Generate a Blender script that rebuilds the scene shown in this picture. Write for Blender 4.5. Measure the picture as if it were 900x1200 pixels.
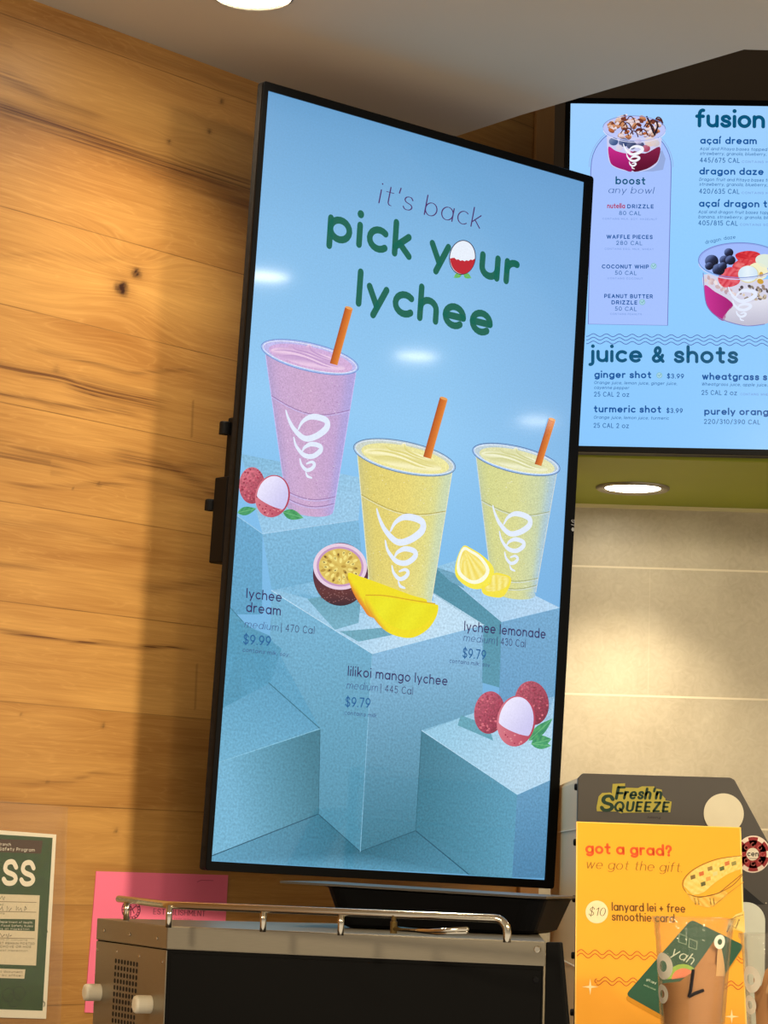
import bpy, bmesh, math, random
import numpy as np
from mathutils import Vector, Matrix

random.seed(7)
SC = bpy.context.scene
COL = SC.collection
for o in list(bpy.data.objects):
    bpy.data.objects.remove(o)

# ------------------------------------------------------------------ camera
F_PX = 2900.0
EYE = np.array([0.0, 0.0, 1.4])
_th = math.atan(409 / F_PX); _ro = 0.030
_u = np.array([math.cos(_th) * math.sin(_ro), -math.cos(_th) * math.cos(_ro), math.sin(_th)])
_z = np.array([0, 0, 1.0]); _y = _z - _u * (_z @ _u); _y /= np.linalg.norm(_y)
_x = np.cross(_y, _u)
C2W = np.array([_x, _y, _u])
cam_d = bpy.data.cameras.new('camera')
cam = bpy.data.objects.new('camera', cam_d); COL.objects.link(cam)
cam_d.sensor_fit = 'VERTICAL'; cam_d.sensor_height = 36.0
cam_d.lens = F_PX * 36.0 / 1200.0
R = Matrix([[C2W[i][0], -C2W[i][1], -C2W[i][2]] for i in range(3)]).to_4x4()
cam.matrix_world = Matrix.Translation(Vector(EYE)) @ R
SC.camera = cam

# ------------------------------------------------------------------ light and exposure
SC.view_settings.view_transform = 'Standard'
SC.view_settings.look = 'None'
SC.view_settings.exposure = 0.0
SC.view_settings.gamma = 1.0
SC.view_settings.use_curve_mapping = False
w = bpy.data.worlds.new('shop_air'); SC.world = w; w.use_nodes = True
_n = w.node_tree.nodes; _l = w.node_tree.links
_tc = _n.new('ShaderNodeTexCoord'); _sp = _n.new('ShaderNodeSeparateXYZ'); _l.new(_tc.outputs['Generated'], _sp.inputs[0])
_mr = _n.new('ShaderNodeMapRange'); _mr.inputs[1].default_value = -.25; _mr.inputs[2].default_value = .30
_mr.inputs[3].default_value = 0.95; _mr.inputs[4].default_value = 0.07
_l.new(_sp.outputs[2], _mr.inputs[0])
_n['Background'].inputs[0].default_value = (1.0, 0.89, 0.74, 1)
_l.new(_mr.outputs[0], _n['Background'].inputs[1])
WARM = (1.0, 0.85, 0.62)

def area(name, loc, aim, size, power, col=WARM, spread=math.pi):
    l = bpy.data.lights.new(name, 'AREA'); l.shape = 'DISK'; l.size = size
    l.energy = power; l.color = col; l.spread = spread
    o = bpy.data.objects.new(name, l); COL.objects.link(o)
    o.location = loc
    o.rotation_euler = (Vector(aim) - Vector(loc)).to_track_quat('-Z', 'Y').to_euler()
    o['kind'] = 'structure'
    return o

# the shop's other ceiling lamps, at the right, and an added fill at left
area('shop_lamp_and_fill', (1.64, 1.38, 2.36), (-0.30, 3.0, 1.58), 0.36, 4.0, spread=math.radians(42))
area('shop_lamp_and_fill', (1.0, 0.4, 2.36), (0.85, 3.9, 1.2), 0.35, 5.5, spread=math.radians(60))
area('shop_lamp_and_fill', (-1.3, 0.7, 2.36), (0.22, 3.1, 1.25), 0.4, 2.4, spread=math.radians(44))  # unseen fill, added to warm the juicer's left side

# ------------------------------------------------------------------ helpers
def lin(c):
    def f(v):
        v = v / 255.0
        return v / 12.92 if v <= 0.04045 else ((v + 0.055) / 1.055) ** 2.4
    return tuple(f(v) for v in c[:3])

def ray(px, py):
    return C2W @ np.array([(px - 450) / F_PX, (py - 600) / F_PX, 1.0])

def hit(px, py, O, n):
    d = ray(px, py); O = np.array(O, float); n = np.array(n, float)
    return EYE + d * (((O - EYE) @ n) / (d @ n))

def hz(px, py, z): return hit(px, py, (0, 0, z), (0, 0, 1))
def hy(px, py, y): return hit(px, py, (0, y, 0), (0, 1, 0))

class Frame:
    """A flat surface standing in the shop: origin, right, up and facing axes."""
    def __init__(s, O, U, V):
        s.O = np.array(O, float); s.U = np.array(U, float); s.U /= np.linalg.norm(s.U)
        V = np.array(V, float); V = V - s.U * (V @ s.U); s.V = V / np.linalg.norm(V)
        s.N = np.cross(s.U, s.V)
    def uv(s, px, py, off=0.0):
        p = hit(px, py, s.O + s.N * off, s.N) - s.O
        return np.array([p @ s.U, p @ s.V])
    def mat(s):
        m = Matrix.Identity(4)
        for i in range(3):
            m[i][0] = s.U[i]; m[i][1] = s.V[i]; m[i][2] = s.N[i]; m[i][3] = s.O[i]
        return m
    def world(s, u, v, n=0): return s.O + s.U * u + s.V * v + s.N * n

# --- materials
def nt(name):
    m = bpy.data.materials.new(name); m.use_nodes = True
    t = m.node_tree; b = t.nodes['Principled BSDF']
    return m, t, b

def mat(name, col, rough=0.6, metal=0.0, spec=0.5, noise=0.0, scale=40.0, stretch=(1, 1, 1), bump=0.0, coat=0.0):
    m, t, b = nt(name)
    c = lin(col)
    b.inputs['Roughness'].default_value = rough
    b.inputs['Metallic'].default_value = metal
    b.inputs['Specular IOR Level'].default_value = spec
    b.inputs['Coat Weight'].default_value = coat
    tc = t.nodes.new('ShaderNodeTexCoord'); mp = t.nodes.new('ShaderNodeMapping')
    mp.inputs['Scale'].default_value = stretch
    t.links.new(tc.outputs['Object'], mp.inputs[0])
    n = t.nodes.new('ShaderNodeTexNoise'); n.inputs['Scale'].default_value = scale
    n.inputs['Detail'].default_value = 5
    t.links.new(mp.outputs[0], n.inputs['Vector'])
    mx = t.nodes.new('ShaderNodeMix'); mx.data_type = 'RGBA'
    mx.inputs[6].default_value = (*[v * (1 - noise) for v in c], 1)
    mx.inputs[7].default_value = (*[min(1, v * (1 + noise)) for v in c], 1)
    t.links.new(n.outputs[0], mx.inputs[0]); t.links.new(mx.outputs[2], b.inputs['Base Color'])
    if bump:
        bp = t.nodes.new('ShaderNodeBump'); bp.inputs['Strength'].default_value = bump
        bp.inputs['Distance'].default_value = 0.002
        t.links.new(n.outputs[0], bp.inputs['Height']); t.links.new(bp.outputs[0], b.inputs['Normal'])
    return m

def attr_mat(name, emit=False, grain=0.0, scale=300.0, rough=0.5, spec=0.5, gstretch=(1, 1, 1), strength=1.0):
    """Picture surface: the colours of the printed or displayed picture come from the mesh."""
    m, t, b = nt(name)
    a = t.nodes.new('ShaderNodeAttribute'); a.attribute_name = 'ink'
    tc = t.nodes.new('ShaderNodeTexCoord'); mp = t.nodes.new('ShaderNodeMapping')
    mp.inputs['Scale'].default_value = gstretch
    t.links.new(tc.outputs['Object'], mp.inputs[0])
    n = t.nodes.new('ShaderNodeTexNoise'); n.inputs['Scale'].default_value = scale; n.inputs['Detail'].default_value = 3
    t.links.new(mp.outputs[0], n.inputs['Vector'])
    mr = t.nodes.new('ShaderNodeMapRange')
    mr.inputs[1].default_value = 0.3; mr.inputs[2].default_value = 0.7
    mr.inputs[3].default_value = 1 - grain; mr.inputs[4].default_value = 1 + grain
    t.links.new(n.outputs[0], mr.inputs[0])
    vm = t.nodes.new('ShaderNodeVectorMath'); vm.operation = 'SCALE'
    t.links.new(a.outputs['Color'], vm.inputs[0]); t.links.new(mr.outputs[0], vm.inputs['Scale'])
    b.inputs['Roughness'].default_value = rough
    b.inputs['Specular IOR Level'].default_value = spec
    if emit:
        b.inputs['Base Color'].default_value = (0.004, 0.004, 0.005, 1)
        t.links.new(vm.outputs[0], b.inputs['Emission Color'])
        b.inputs['Emission Strength'].default_value = strength
    else:
        t.links.new(vm.outputs[0], b.inputs['Base Color'])
    return m

def emit_mat(name, col, s):
    m, t, b = nt(name)
    b.inputs['Base Color'].default_value = (0.8, 0.8, 0.8, 1)
    b.inputs['Emission Color'].default_value = (*col, 1)
    b.inputs['Emission Strength'].default_value = s
    return m

def clear_mat(name, tint=(1, 1, 1), gloss=0.35, rough=0.04, haze=0.0):
    m = bpy.data.materials.new(name); m.use_nodes = True
    t = m.node_tree; t.nodes.clear()
    out = t.nodes.new('ShaderNodeOutputMaterial')
    tr = t.nodes.new('ShaderNodeBsdfTransparent'); tr.inputs[0].default_value = (*tint, 1)
    gl = t.nodes.new('ShaderNodeBsdfGlossy'); gl.inputs['Roughness'].default_value = rough
    lw = t.nodes.new('ShaderNodeLayerWeight'); lw.inputs[0].default_value = gloss
    mx = t.nodes.new('ShaderNodeMixShader')
    mr = t.nodes.new('ShaderNodeMath'); mr.operation = 'MULTIPLY_ADD'; mr.inputs[1].default_value = 0.30; mr.inputs[2].default_value = 0.015
    t.links.new(lw.outputs['Fresnel'], mr.inputs[0])
    t.links.new(mr.outputs[0], mx.inputs[0]); t.links.new(tr.outputs[0], mx.inputs[1]); t.links.new(gl.outputs[0], mx.inputs[2])
    last = mx
    if haze:
        df = t.nodes.new('ShaderNodeBsdfDiffuse'); df.inputs[0].default_value = (0.8, 0.74, 0.62, 1)
        m2 = t.nodes.new('ShaderNodeMixShader'); m2.inputs[0].default_value = haze
        t.links.new(mx.outputs[0], m2.inputs[1]); t.links.new(df.outputs[0], m2.inputs[2]); last = m2
    t.links.new(last.outputs[0], out.inputs[0])
    return m

# --- objects
def link(name, me, m=None, parent=None, kind=None, label=None):
    o = bpy.data.objects.new(name, me); COL.objects.link(o)
    if m is not None:
        for x in (m if isinstance(m, (list, tuple)) else [m]): me.materials.append(x)
    if parent is not None: o.parent = parent
    if kind: o['kind'] = kind
    if label: o['label'] = label
    return o

def obj(name, bm, m=None, parent=None, kind=None, label=None, smooth=False):
    me = bpy.data.meshes.new(name)
    bmesh.ops.recalc_face_normals(bm, faces=bm.faces[:])
    bm.to_mesh(me); bm.free()
    if smooth:
        for p in me.polygons: p.use_smooth = True
    return link(name, me, m, parent, kind, label)

def thing(name, label, cat, matrix=None, group=None):
    o = bpy.data.objects.new(name, None); COL.objects.link(o); o.empty_display_size = 0.05
    if matrix is not None: o.matrix_world = matrix
    o['label'] = label; o['category'] = cat
    if group: o['group'] = group
    return o

def tag(o, label, cat, group=None):
    o['label'] = label; o['category'] = cat
    if group: o['group'] = group
    return o

def box(bm, x0, x1, y0, y1, z0, z1, bev=0.0, seg=2):
    r = bmesh.ops.create_cube(bm, size=1.0)
    vs = r['verts']
    for v in vs:
        v.co = Vector(((x0 + x1) / 2 + v.co.x * (x1 - x0), (y0 + y1) / 2 + v.co.y * (y1 - y0), (z0 + z1) / 2 + v.co.z * (z1 - z0)))
    if bev:
        es = {e for v in vs for e in v.link_edges}
        bmesh.ops.bevel(bm, geom=list(es), offset=bev, segments=seg, affect='EDGES', profile=0.5)

def prism(bm, pts, z0, z1, bev=0.0):
    """pts: 2D outline, extruded along z."""
    lo = [bm.verts.new((p[0], p[1], z0)) for p in pts]
    hi = [bm.verts.new((p[0], p[1], z1)) for p in pts]
    n = len(pts); fs = []
    fs.append(bm.faces.new(lo[::-1])); fs.append(bm.faces.new(hi))
    for i in range(n):
        fs.append(bm.faces.new((lo[i], lo[(i + 1) % n], hi[(i + 1) % n], hi[i])))
    if bev:
        es = {e for f in fs for e in f.edges}
        bmesh.ops.bevel(bm, geom=list(es), offset=bev, segments=2, affect='EDGES', profile=0.5)

def lathe(bm, prof, n=40, caps=False):
    rings = []
    for r, z in prof:
        rings.append([bm.verts.new((r * math.cos(2 * math.pi * k / n), r * math.sin(2 * math.pi * k / n), z)) for k in range(n)])
    for a, b in zip(rings, rings[1:]):
        for k in range(n):
            bm.faces.new((a[k], a[(k + 1) % n], b[(k + 1) % n], b[k]))
    if caps:
        bm.faces.new(rings[0][::-1]); bm.faces.new(rings[-1])

def tube(bm, pts, r, n=12, caps=True):
    pts = [Vector(p) for p in pts]; rings = []
    ref = Vector((0, 0, 1))
    t0 = (pts[1] - pts[0]).normalized()
    if abs(t0.dot(ref)) > 0.9: ref = Vector((1, 0, 0))
    nrm = t0.cross(ref).normalized()
    for i, p in enumerate(pts):
        a = pts[max(i - 1, 0)]; b = pts[min(i + 1, len(pts) - 1)]
        t = (b - a).normalized()
        nrm = (nrm - t * nrm.dot(t)).normalized(); bi = t.cross(nrm)
        rings.append([bm.verts.new(p + (nrm * math.cos(2 * math.pi * k / n) + bi * math.sin(2 * math.pi * k / n)) * r) for k in range(n)])
    for a, b in zip(rings, rings[1:]):
        for k in range(n): bm.faces.new((a[k], a[(k + 1) % n], b[(k + 1) % n], b[k]))
    if caps: bm.faces.new(rings[0][::-1]); bm.faces.new(rings[-1])

def rrect(w, h, r, n=6, cx=0, cy=0):
    out = []
    for (sx, sy, a0) in ((1, 1, 0), (-1, 1, 90), (-1, -1, 180), (1, -1, 270)):
        for k in range(n + 1):
            a = math.radians(a0 + 90 * k / n)
            out.append((cx + sx * (w / 2 - r) + r * math.cos(a), cy + sy * (h / 2 - r) + r * math.sin(a)))
    return out

def cyl_at(bm, p, axis, r, h, n=20, bev=0.0):
    """a short cylinder from p along axis"""
    q = Vector(axis).normalized().to_track_quat('Z', 'Y').to_matrix().to_4x4()
    q = Matrix.Translation(Vector(p)) @ q
    b2 = bmesh.new()
    if bev:
        lathe(b2, [(r * .6, 0), (r, 0), (r, h - bev), (r - bev * .3, h - bev * .3), (r - bev, h), (0.0001, h)], n)
    else:
        lathe(b2, [(r, 0), (r, h), (0.0001, h)], n)
    b2.transform(q)
    me = bpy.data.meshes.new('tmp'); b2.to_mesh(me); b2.free(); bm.from_mesh(me); bpy.data.meshes.remove(me)

# ------------------------------------------------------------------ lettering: a stroke alphabet
def arc(cx, cy, rx, ry, a0, a1, n=None):
    n = n or max(4, int(abs(a1 - a0) / 18))
    return [(cx + rx * math.cos(math.radians(a0 + (a1 - a0) * k / n)), cy + ry * math.sin(math.radians(a0 + (a1 - a0) * k / n))) for k in range(n + 1)]

def spline(P, n=5, closed=False):
    P = [np.array(p, float) for p in P]; out = []
    m = len(P)
    rng = range(m) if closed else range(m - 1)
    for i in rng:
        if closed: a, b, c, d = P[i - 1], P[i], P[(i + 1) % m], P[(i + 2) % m]
        else: a, b, c, d = P[max(i - 1, 0)], P[i], P[i + 1], P[min(i + 2, m - 1)]
        for k in range(n):
            t = k / n
            out.append(tuple(0.5 * ((2 * b) + (c - a) * t + (2 * a - 5 * b + 4 * c - d) * t * t + (-a + 3 * b - 3 * c + d) * t ** 3)))
    if not closed: out.append(tuple(P[-1]))
    return out

AS = 1.45; DE = -0.42; CH = 1.36
O_ = arc(.5, .5, .5, .5, 0, 360)
S_ = spline([(.74, .80), (.58, .97), (.38, 1), (.15, .93), (.07, .74), (.2, .58), (.42, .5), (.64, .42), (.76, .24), (.64, .06), (.4, 0), (.17, .04), (.02, .2)], 3)
def up(st, k=CH, w=1.0): return [[(x * w, y * k) for x, y in s] for s in st]
G = {
 'a': [O_, [(1, 1), (1, 0)]], 'b': [[(0, AS), (0, 0)], O_], 'c': [arc(.5, .5, .5, .5, 48, 312)],
 'd': [O_, [(1, AS), (1, 0)]], 'e': [[(0, .5), (1, .5)], arc(.5, .5, .5, .5, 0, 312)],
 'f': [[(.25, 0), (.25, 1.1)] + arc(.55, 1.12, .3, .33, 180, 75), [(0, .98), (.6, .98)]],
 'g': [O_, [(1, 1), (1, 0)] + arc(.5, -.05, .5, .38, 0, -140)],
 'h': [[(0, AS), (0, 0)], arc(.43, .55, .43, .45, 180, 0) + [(.86, 0)]],
 'i': [[(0, 1), (0, 0)], 'dot'], 'j': [[(.2, 1), (.2, -.15)] + arc(-.05, -.15, .25, .27, 0, -95), 'dotj'],
 'k': [[(0, AS), (0, 0)], [(.02, .36), (.72, 1)], [(.25, .56), (.78, 0)]], 'l': [[(0, AS), (0, 0)]],
 'm': [[(0, 1), (0, 0)], arc(.36, .6, .36, .4, 180, 0) + [(.72, 0)], arc(1.08, .6, .36, .4, 180, 0) + [(1.44, 0)]],
 'n': [[(0, 1), (0, 0)], arc(.43, .55, .43, .45, 180, 0) + [(.86, 0)]], 'o': [O_],
 'p': [[(0, 1), (0, DE)], O_], 'q': [O_, [(1, 1), (1, DE)]],
 'r': [[(0, 1), (0, 0)], arc(.42, .55, .42, .45, 180, 72)], 's': [S_],
 't': [[(.3, 1.33), (.3, .25)] + arc(.54, .25, .24, .25, 180, 285), [(0, .98), (.64, .98)]],
 'u': [[(0, 1), (0, .45)] + arc(.43, .43, .43, .43, 180, 360), [(.86, 1), (.86, 0)]],
 'v': [[(0, 1), (.43, 0)], [(.86, 1), (.43, 0)]],
 'w': [[(0, 1), (.34, 0)], [(.34, 0), (.66, 1)], [(.66, 1), (.98, 0)], [(.98, 0), (1.32, 1)]],
 'x': [[(0, 1), (.8, 0)], [(.8, 1), (0, 0)]], 'y': [[(0, 1), (.45, .02)], [(.9, 1), (.28, DE)]],
 'z': [[(0, 1), (.75, 1)], [(.75, 1), (0, 0)], [(0, 0), (.78, 0)]],
 'A': up([[(0, 0), (.5, 1)], [(.5, 1), (1, 0)], [(.2, .36), (.8, .36)]]),
 'B': up([[(0, 0), (0, 1)], [(0, 1), (.45, 1)] + arc(.45, .76, .27, .24, 90, -90) + [(0, .52)], [(.45, .52)] + arc(.48, .26, .32, .26, 90, -90) + [(0, 0)]]),
 'C': up([arc(.58, .5, .58, .5, 45, 315)]), 'D': up([[(0, 0), (0, 1)], [(0, 1), (.35, 1)] + arc(.4, .5, .55, .5, 90, -90) + [(0, 0)]]),
 'E': up([[(0, 0), (0, 1)], [(0, 1), (.7, 1)], [(0, .52), (.62, .52)], [(0, 0), (.7, 0)]]),
 'F': up([[(0, 0), (0, 1)], [(0, 1), (.7, 1)], [(0, .5), (.6, .5)]]),
 'G': up([arc(.58, .5, .58, .5, 45, 340), [(1.12, .45), (.62, .45)]]),
 'H': up([[(0, 0), (0, 1)], [(.9, 0), (.9, 1)], [(0, .5), (.9, .5)]]), 'I': up([[(0, 0), (0, 1)]]),
 'J': up([[(.5, 1), (.5, .3)] + arc(.25, .27, .25, .27, 0, -150)]), 'K': up([[(0, 0), (0, 1)], [(.02, .4), (.8, 1)], [(.3, .6), (.85, 0)]]),
 'L': up([[(0, 1), (0, 0)], [(0, 0), (.65, 0)]]), 'M': up([[(0, 0), (0, 1)], [(0, 1), (.55, .3)], [(.55, .3), (1.1, 1)], [(1.1, 1), (1.1, 0)]]),
 'N': up([[(0, 0), (0, 1)], [(0, 1), (.9, 0)], [(.9, 0), (.9, 1)]]), 'O': up([arc(.6, .5, .6, .5, 0, 360)]),
 'P': up([[(0, 0), (0, 1)], [(0, 1), (.45, 1)] + arc(.45, .73, .33, .27, 90, -90) + [(0, .46)]]),
 'Q': up([arc(.6, .5, .6, .5, 0, 360), [(.7, .28), (1.15, -.08)]]),
 'R': up([[(0, 0), (0, 1)], [(0, 1), (.45, 1)] + arc(.45, .73, .33, .27, 90, -90) + [(0, .46)], [(.4, .46), (.82, 0)]]),
 'S': up([S_], CH, 1.1), 'T': up([[(.45, 0), (.45, 1)], [(0, 1), (.9, 1)]]),
 'U': up([[(0, 1), (0, .35)] + arc(.43, .33, .43, .33, 180, 360) + [(.86, 1)]]),
 'V': up([[(0, 1), (.5, 0)], [(.5, 0), (1, 1)]]), 'W': up([[(0, 1), (.38, 0)], [(.38, 0), (.75, 1)], [(.75, 1), (1.12, 0)], [(1.12, 0), (1.5, 1)]]),
 'X': up([[(0, 1), (.9, 0)], [(.9, 1), (0, 0)]]), 'Y': up([[(0, 1), (.45, .5)], [(.9, 1), (.45, .5)], [(.45, .5), (.45, 0)]]),
 'Z': up([[(0, 1), (.8, 1)], [(.8, 1), (0, 0)], [(0, 0), (.85, 0)]]),
 '0': up([arc(.43, .5, .43, .5, 0, 360)]), '1': up([[(.3, 0), (.3, 1)], [(.3, 1), (0, .8)]]),
 '2': up([spline([(.03, .75), (.15, .95), (.42, 1), (.7, .9), (.72, .66), (.5, .4), (.02, 0)], 3), [(.02, 0), (.78, 0)]]),
 '3': up([spline([(.04, .86), (.3, 1), (.6, .95), (.68, .75), (.5, .56), (.3, .53)], 3), spline([(.3, .53), (.6, .48), (.74, .27), (.6, .05), (.3, 0), (.02, .12)], 3)]),
 '4': up([[(.6, 0), (.6, 1)], [(.6, 1), (0, .3)], [(0, .3), (.82, .3)]]),
 '5': up([[(.68, 1), (.14, 1)], [(.14, 1), (.08, .55)], spline([(.08, .55), (.36, .63), (.66, .52), (.74, .3), (.6, .06), (.3, 0), (.03, .1)], 3)]),
 '6': up([arc(.4, .32, .38, .32, 0, 360), spline([(.58, 1), (.2, .68), (.03, .36)], 4)]),
 '7': up([[(0, 1), (.76, 1)], [(.76, 1), (.25, 0)]]), '8': up([arc(.4, .75, .31, .25, 0, 360), arc(.4, .26, .4, .26, 0, 360)]),
 '9': up([arc(.4, .68, .38, .32, 0, 360), spline([(.22, 0), (.6, .32), (.77, .64)], 4)]),
 '$': up([S_, [(.38, 1.14), (.38, -.14)]], CH, 1.05), '.': ['pt'], ',': [[(.05, .05), (-.05, -.2)]], "'": [[(.06, AS), (.0, 1.1)]],
 '|': [[(.1, 1.5), (.1, -.3)]], '/': [[(0, -.1), (.6, 1.45)]], '+': [[(0, .55), (.8, .55)], [(.4, .95), (.4, .15)]],
 '?': up([spline([(.02, .78), (.15, .96), (.4, 1), (.66, .9), (.68, .68), (.45, .5), (.36, .3)], 3)]) + ['ptq'],
 '&': up([spline([(1.0, 0), (.3, .66), (.28, .9), (.5, 1), (.7, .88), (.62, .66), (.2, .42), (.04, .22), (.2, .02), (.5, .02), (.8, .2), (.95, .48)], 3)]),
 '-': [[(0, .5), (.5, .5)]], '(': [arc(.5, .6, .45, .95, 130, 230)], ')': [arc(0, .6, .45, .95, 50, -50)],
}
G['ç'] = G['c'] + [[(.5, 0), (.55, -.35)]]
G['í'] = [[(0, 1), (0, 0)], [(.0, 1.3), (.2, 1.6)]]

class Art:
    """Flat picture elements on a surface; coordinates given on the surface, colours kept per vertex."""
    def __init__(s, fr, layer=1, step=0.00012, base=0.0):
        s.f = fr; s.v = []; s.c = []; s.q = []; s.n = base + layer * step
    def uv(s, p): return s.f.uv(p[0], p[1])
    def add(s, uv, col):
        s.v.append((uv[0], uv[1], s.n)); s.c.append((*lin(col), 1.0)); return len(s.v) - 1
    def poly(s, pts, col):
        cf = col if callable(col) else (lambda x, y: col)
        s.q.append([s.add(s.uv(p), cf(*p)) for p in pts])
    def fan(s, pts, ctr, col, rings=1):
        cf = col if callable(col) else (lambda x, y: col)
        c0 = s.add(s.uv(ctr), cf(*ctr)); prev = None
        for k in range(1, rings + 1):
            t = k / rings
            cur = [s.add(s.uv(q), cf(*q)) for q in [(ctr[0] + (p[0] - ctr[0]) * t, ctr[1] + (p[1] - ctr[1]) * t) for p in pts]]
            m = len(cur)
            for i in range(m):
                j = (i + 1) % m
                s.q.append([c0, cur[i], cur[j]] if prev is None else [prev[i], cur[i], cur[j], prev[j]])
            prev = cur
    def ell(s, cx, cy, rx, ry, col, rot=0.0, n=36, rings=1):
        a = math.radians(rot)
        pts = [(cx + rx * math.cos(t) * math.cos(a) - ry * math.sin(t) * math.sin(a), cy + rx * math.cos(t) * math.sin(a) + ry * math.sin(t) * math.cos(a))
               for t in [2 * math.pi * k / n for k in range(n)]]
        s.fan(pts, (cx, cy), col, rings); return pts
    def patch(s, a, b, c, d, col, nx=1, ny=1):
        """corners: top left, top right, bottom right, bottom left"""
        cf = col if callable(col) else (lambda x, y: col)
        a, b, c, d = [np.array(p, float) for p in (a, b, c, d)]
        idx = [[s.add(s.uv(p), cf(*p)) for p in [(a * (1 - i / nx) + b * i / nx) * (1 - j / ny) + (d * (1 - i / nx) + c * i / nx) * j / ny for i in range(nx + 1)]] for j in range(ny + 1)]
        for j in range(ny):
            for i in range(nx): s.q.append([idx[j][i], idx[j][i + 1], idx[j + 1][i + 1], idx[j + 1][i]])
    def loft(s, L, Rr, col, nx=10):
        cf = col if callable(col) else (lambda x, y: col)
        idx = []
        for p, q in zip(L, Rr):
            idx.append([s.add(s.uv(r), cf(*r)) for r in [(p[0] + (q[0] - p[0]) * i / nx, p[1] + (q[1] - p[1]) * i / nx) for i in range(nx + 1)]])
        for a, b in zip(idx, idx[1:]):
            for i in range(nx): s.q.append([a[i], a[i + 1], b[i + 1], b[i]])
    # strokes in surface units
    def ribbon(s, P, wd, col, caps=True, cap_n=6):
        P = [np.array(p, float) for p in P]; m = len(P)
        ws = wd if isinstance(wd, (list, tuple, np.ndarray)) else [wd] * m
        closed = np.linalg.norm(P[0] - P[-1]) < 1e-9
        L = []
        for i in range(m):
            a = P[i - 1] if i > 0 else (P[-2] if closed else P[0]); b = P[i + 1] if i < m - 1 else (P[1] if closed else P[-1])
            t = b - a; t = t / (np.linalg.norm(t) + 1e-12); nn = np.array([-t[1], t[0]])
            L.append((s.add(P[i] + nn * ws[i] / 2, col), s.add(P[i] - nn * ws[i] / 2, col)))
        for a, b in zip(L, L[1:]): s.q.append([a[0], a[1], b[1], b[0]])
        if caps and not closed:
            for e, nb, w_ in ((0, 1, ws[0]), (m - 1, m - 2, ws[-1])):
                t = P[e] - P[nb]; ang = math.atan2(t[1], t[0]); c0 = s.add(P[e], col)
                rim = [s.add(P[e] + np.array([math.cos(ang + x), math.sin(ang + x)]) * w_ / 2, col) for x in [math.pi * (-.5 + k / cap_n) for k in range(cap_n + 1)]]
                for x, y in zip(rim, rim[1:]): s.q.append([c0, x, y])
    def line(s, pts, wpx, col, caps=True):
        P = [s.uv(p) for p in pts]
        k = np.linalg.norm(s.uv((pts[0][0], pts[0][1] + 1)) - s.uv(pts[0]))
        s.ribbon(P, [w_ * k for w_ in wpx] if isinstance(wpx, (list, tuple)) else wpx * k, col, caps)
    def disc(s, c, r, col, n=14):
        c0 = s.add(c, col); rim = [s.add((c[0] + r * math.cos(2 * math.pi * k / n), c[1] + r * math.sin(2 * math.pi * k / n)), col) for k in range(n)]
        for k in range(n): s.q.append([c0, rim[k], rim[(k + 1) % n]])
    def text(s, txt, p0, p1, xh, col, wt=0.16, slant=0.0, contrast=0.0, gap=0.32, fit=True, grow=0.0):
        """p0, p1: ends of the baseline; xh: height of a small x in the same units"""
        A0 = s.uv(p0); A1 = s.uv(p1); d = A1 - A0; Wd = np.linalg.norm(d); d = d / Wd
        nv = np.array([-d[1], d[0]])
        h = xh * np.linalg.norm(s.uv((p0[0], p0[1] - 10)) - A0) / 10
        pen = 0.0; items = []
        for ch in txt:
            if ch == ' ': pen += .70; continue
            st = G[ch]
            xs = [p[0] for q in st if not isinstance(q, str) for p in q] or [0.0]
            lo, hi = min(xs), max(xs)
            if lo > 0: lo = 0
            items.append((pen - lo, st)); pen += hi - lo + gap + wt
        tot = pen - gap - wt
        sx = (Wd - wt * h) / tot if tot > 0 else h
        wd = (wt + grow) * h
        for off, st in items:
            def T(p):
                y = wt / 2 + p[1] * (1 - wt) if p[1] <= 1 else (1 - wt / 2) + (p[1] - 1)
                return A0 + d * ((off + p[0]) * sx + wt * h / 2 + slant * y * h) + nv * y * h
            for q in st:
                if isinstance(q, str):
                    yy = {'dot': 1.42, 'dotj': 1.42, 'pt': 0.0, 'ptq': 0.0}[q]; xx = {'dotj': .2, 'ptq': .36}.get(q, 0)
                    s.disc(T((xx, yy)), wd * .58, col, 12); continue
                P = [T(p) for p in q]
                if contrast:
                    ws = []
                    for i in range(len(P)):
                        t = P[min(i + 1, len(P) - 1)] - P[max(i - 1, 0)]
                        t = np.array([t @ d, t @ nv]); t = t / (np.linalg.norm(t) + 1e-12)
                        ws.append(wd * (1 - contrast + contrast * abs(t[1])))
                    s.ribbon(P, ws, col, cap_n=3)
                else: s.ribbon(P, wd, col)
    def build(s, name, m, parent, label=None):
        me = bpy.data.meshes.new(name)
        me.from_pydata([tuple(map(float, v)) for v in s.v], [], s.q)
        at = me.color_attributes.new('ink', 'FLOAT_COLOR', 'POINT')
        at.data.foreach_set('color', np.array(s.c, dtype=np.float32).ravel())
        # every face looks outward from the surface
        me.update()
        flip = [p for p in me.polygons if p.normal.z < 0]
        for p in flip: p.flip()
        me.update()
        return link(name, me, m, parent, None, label)

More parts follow.
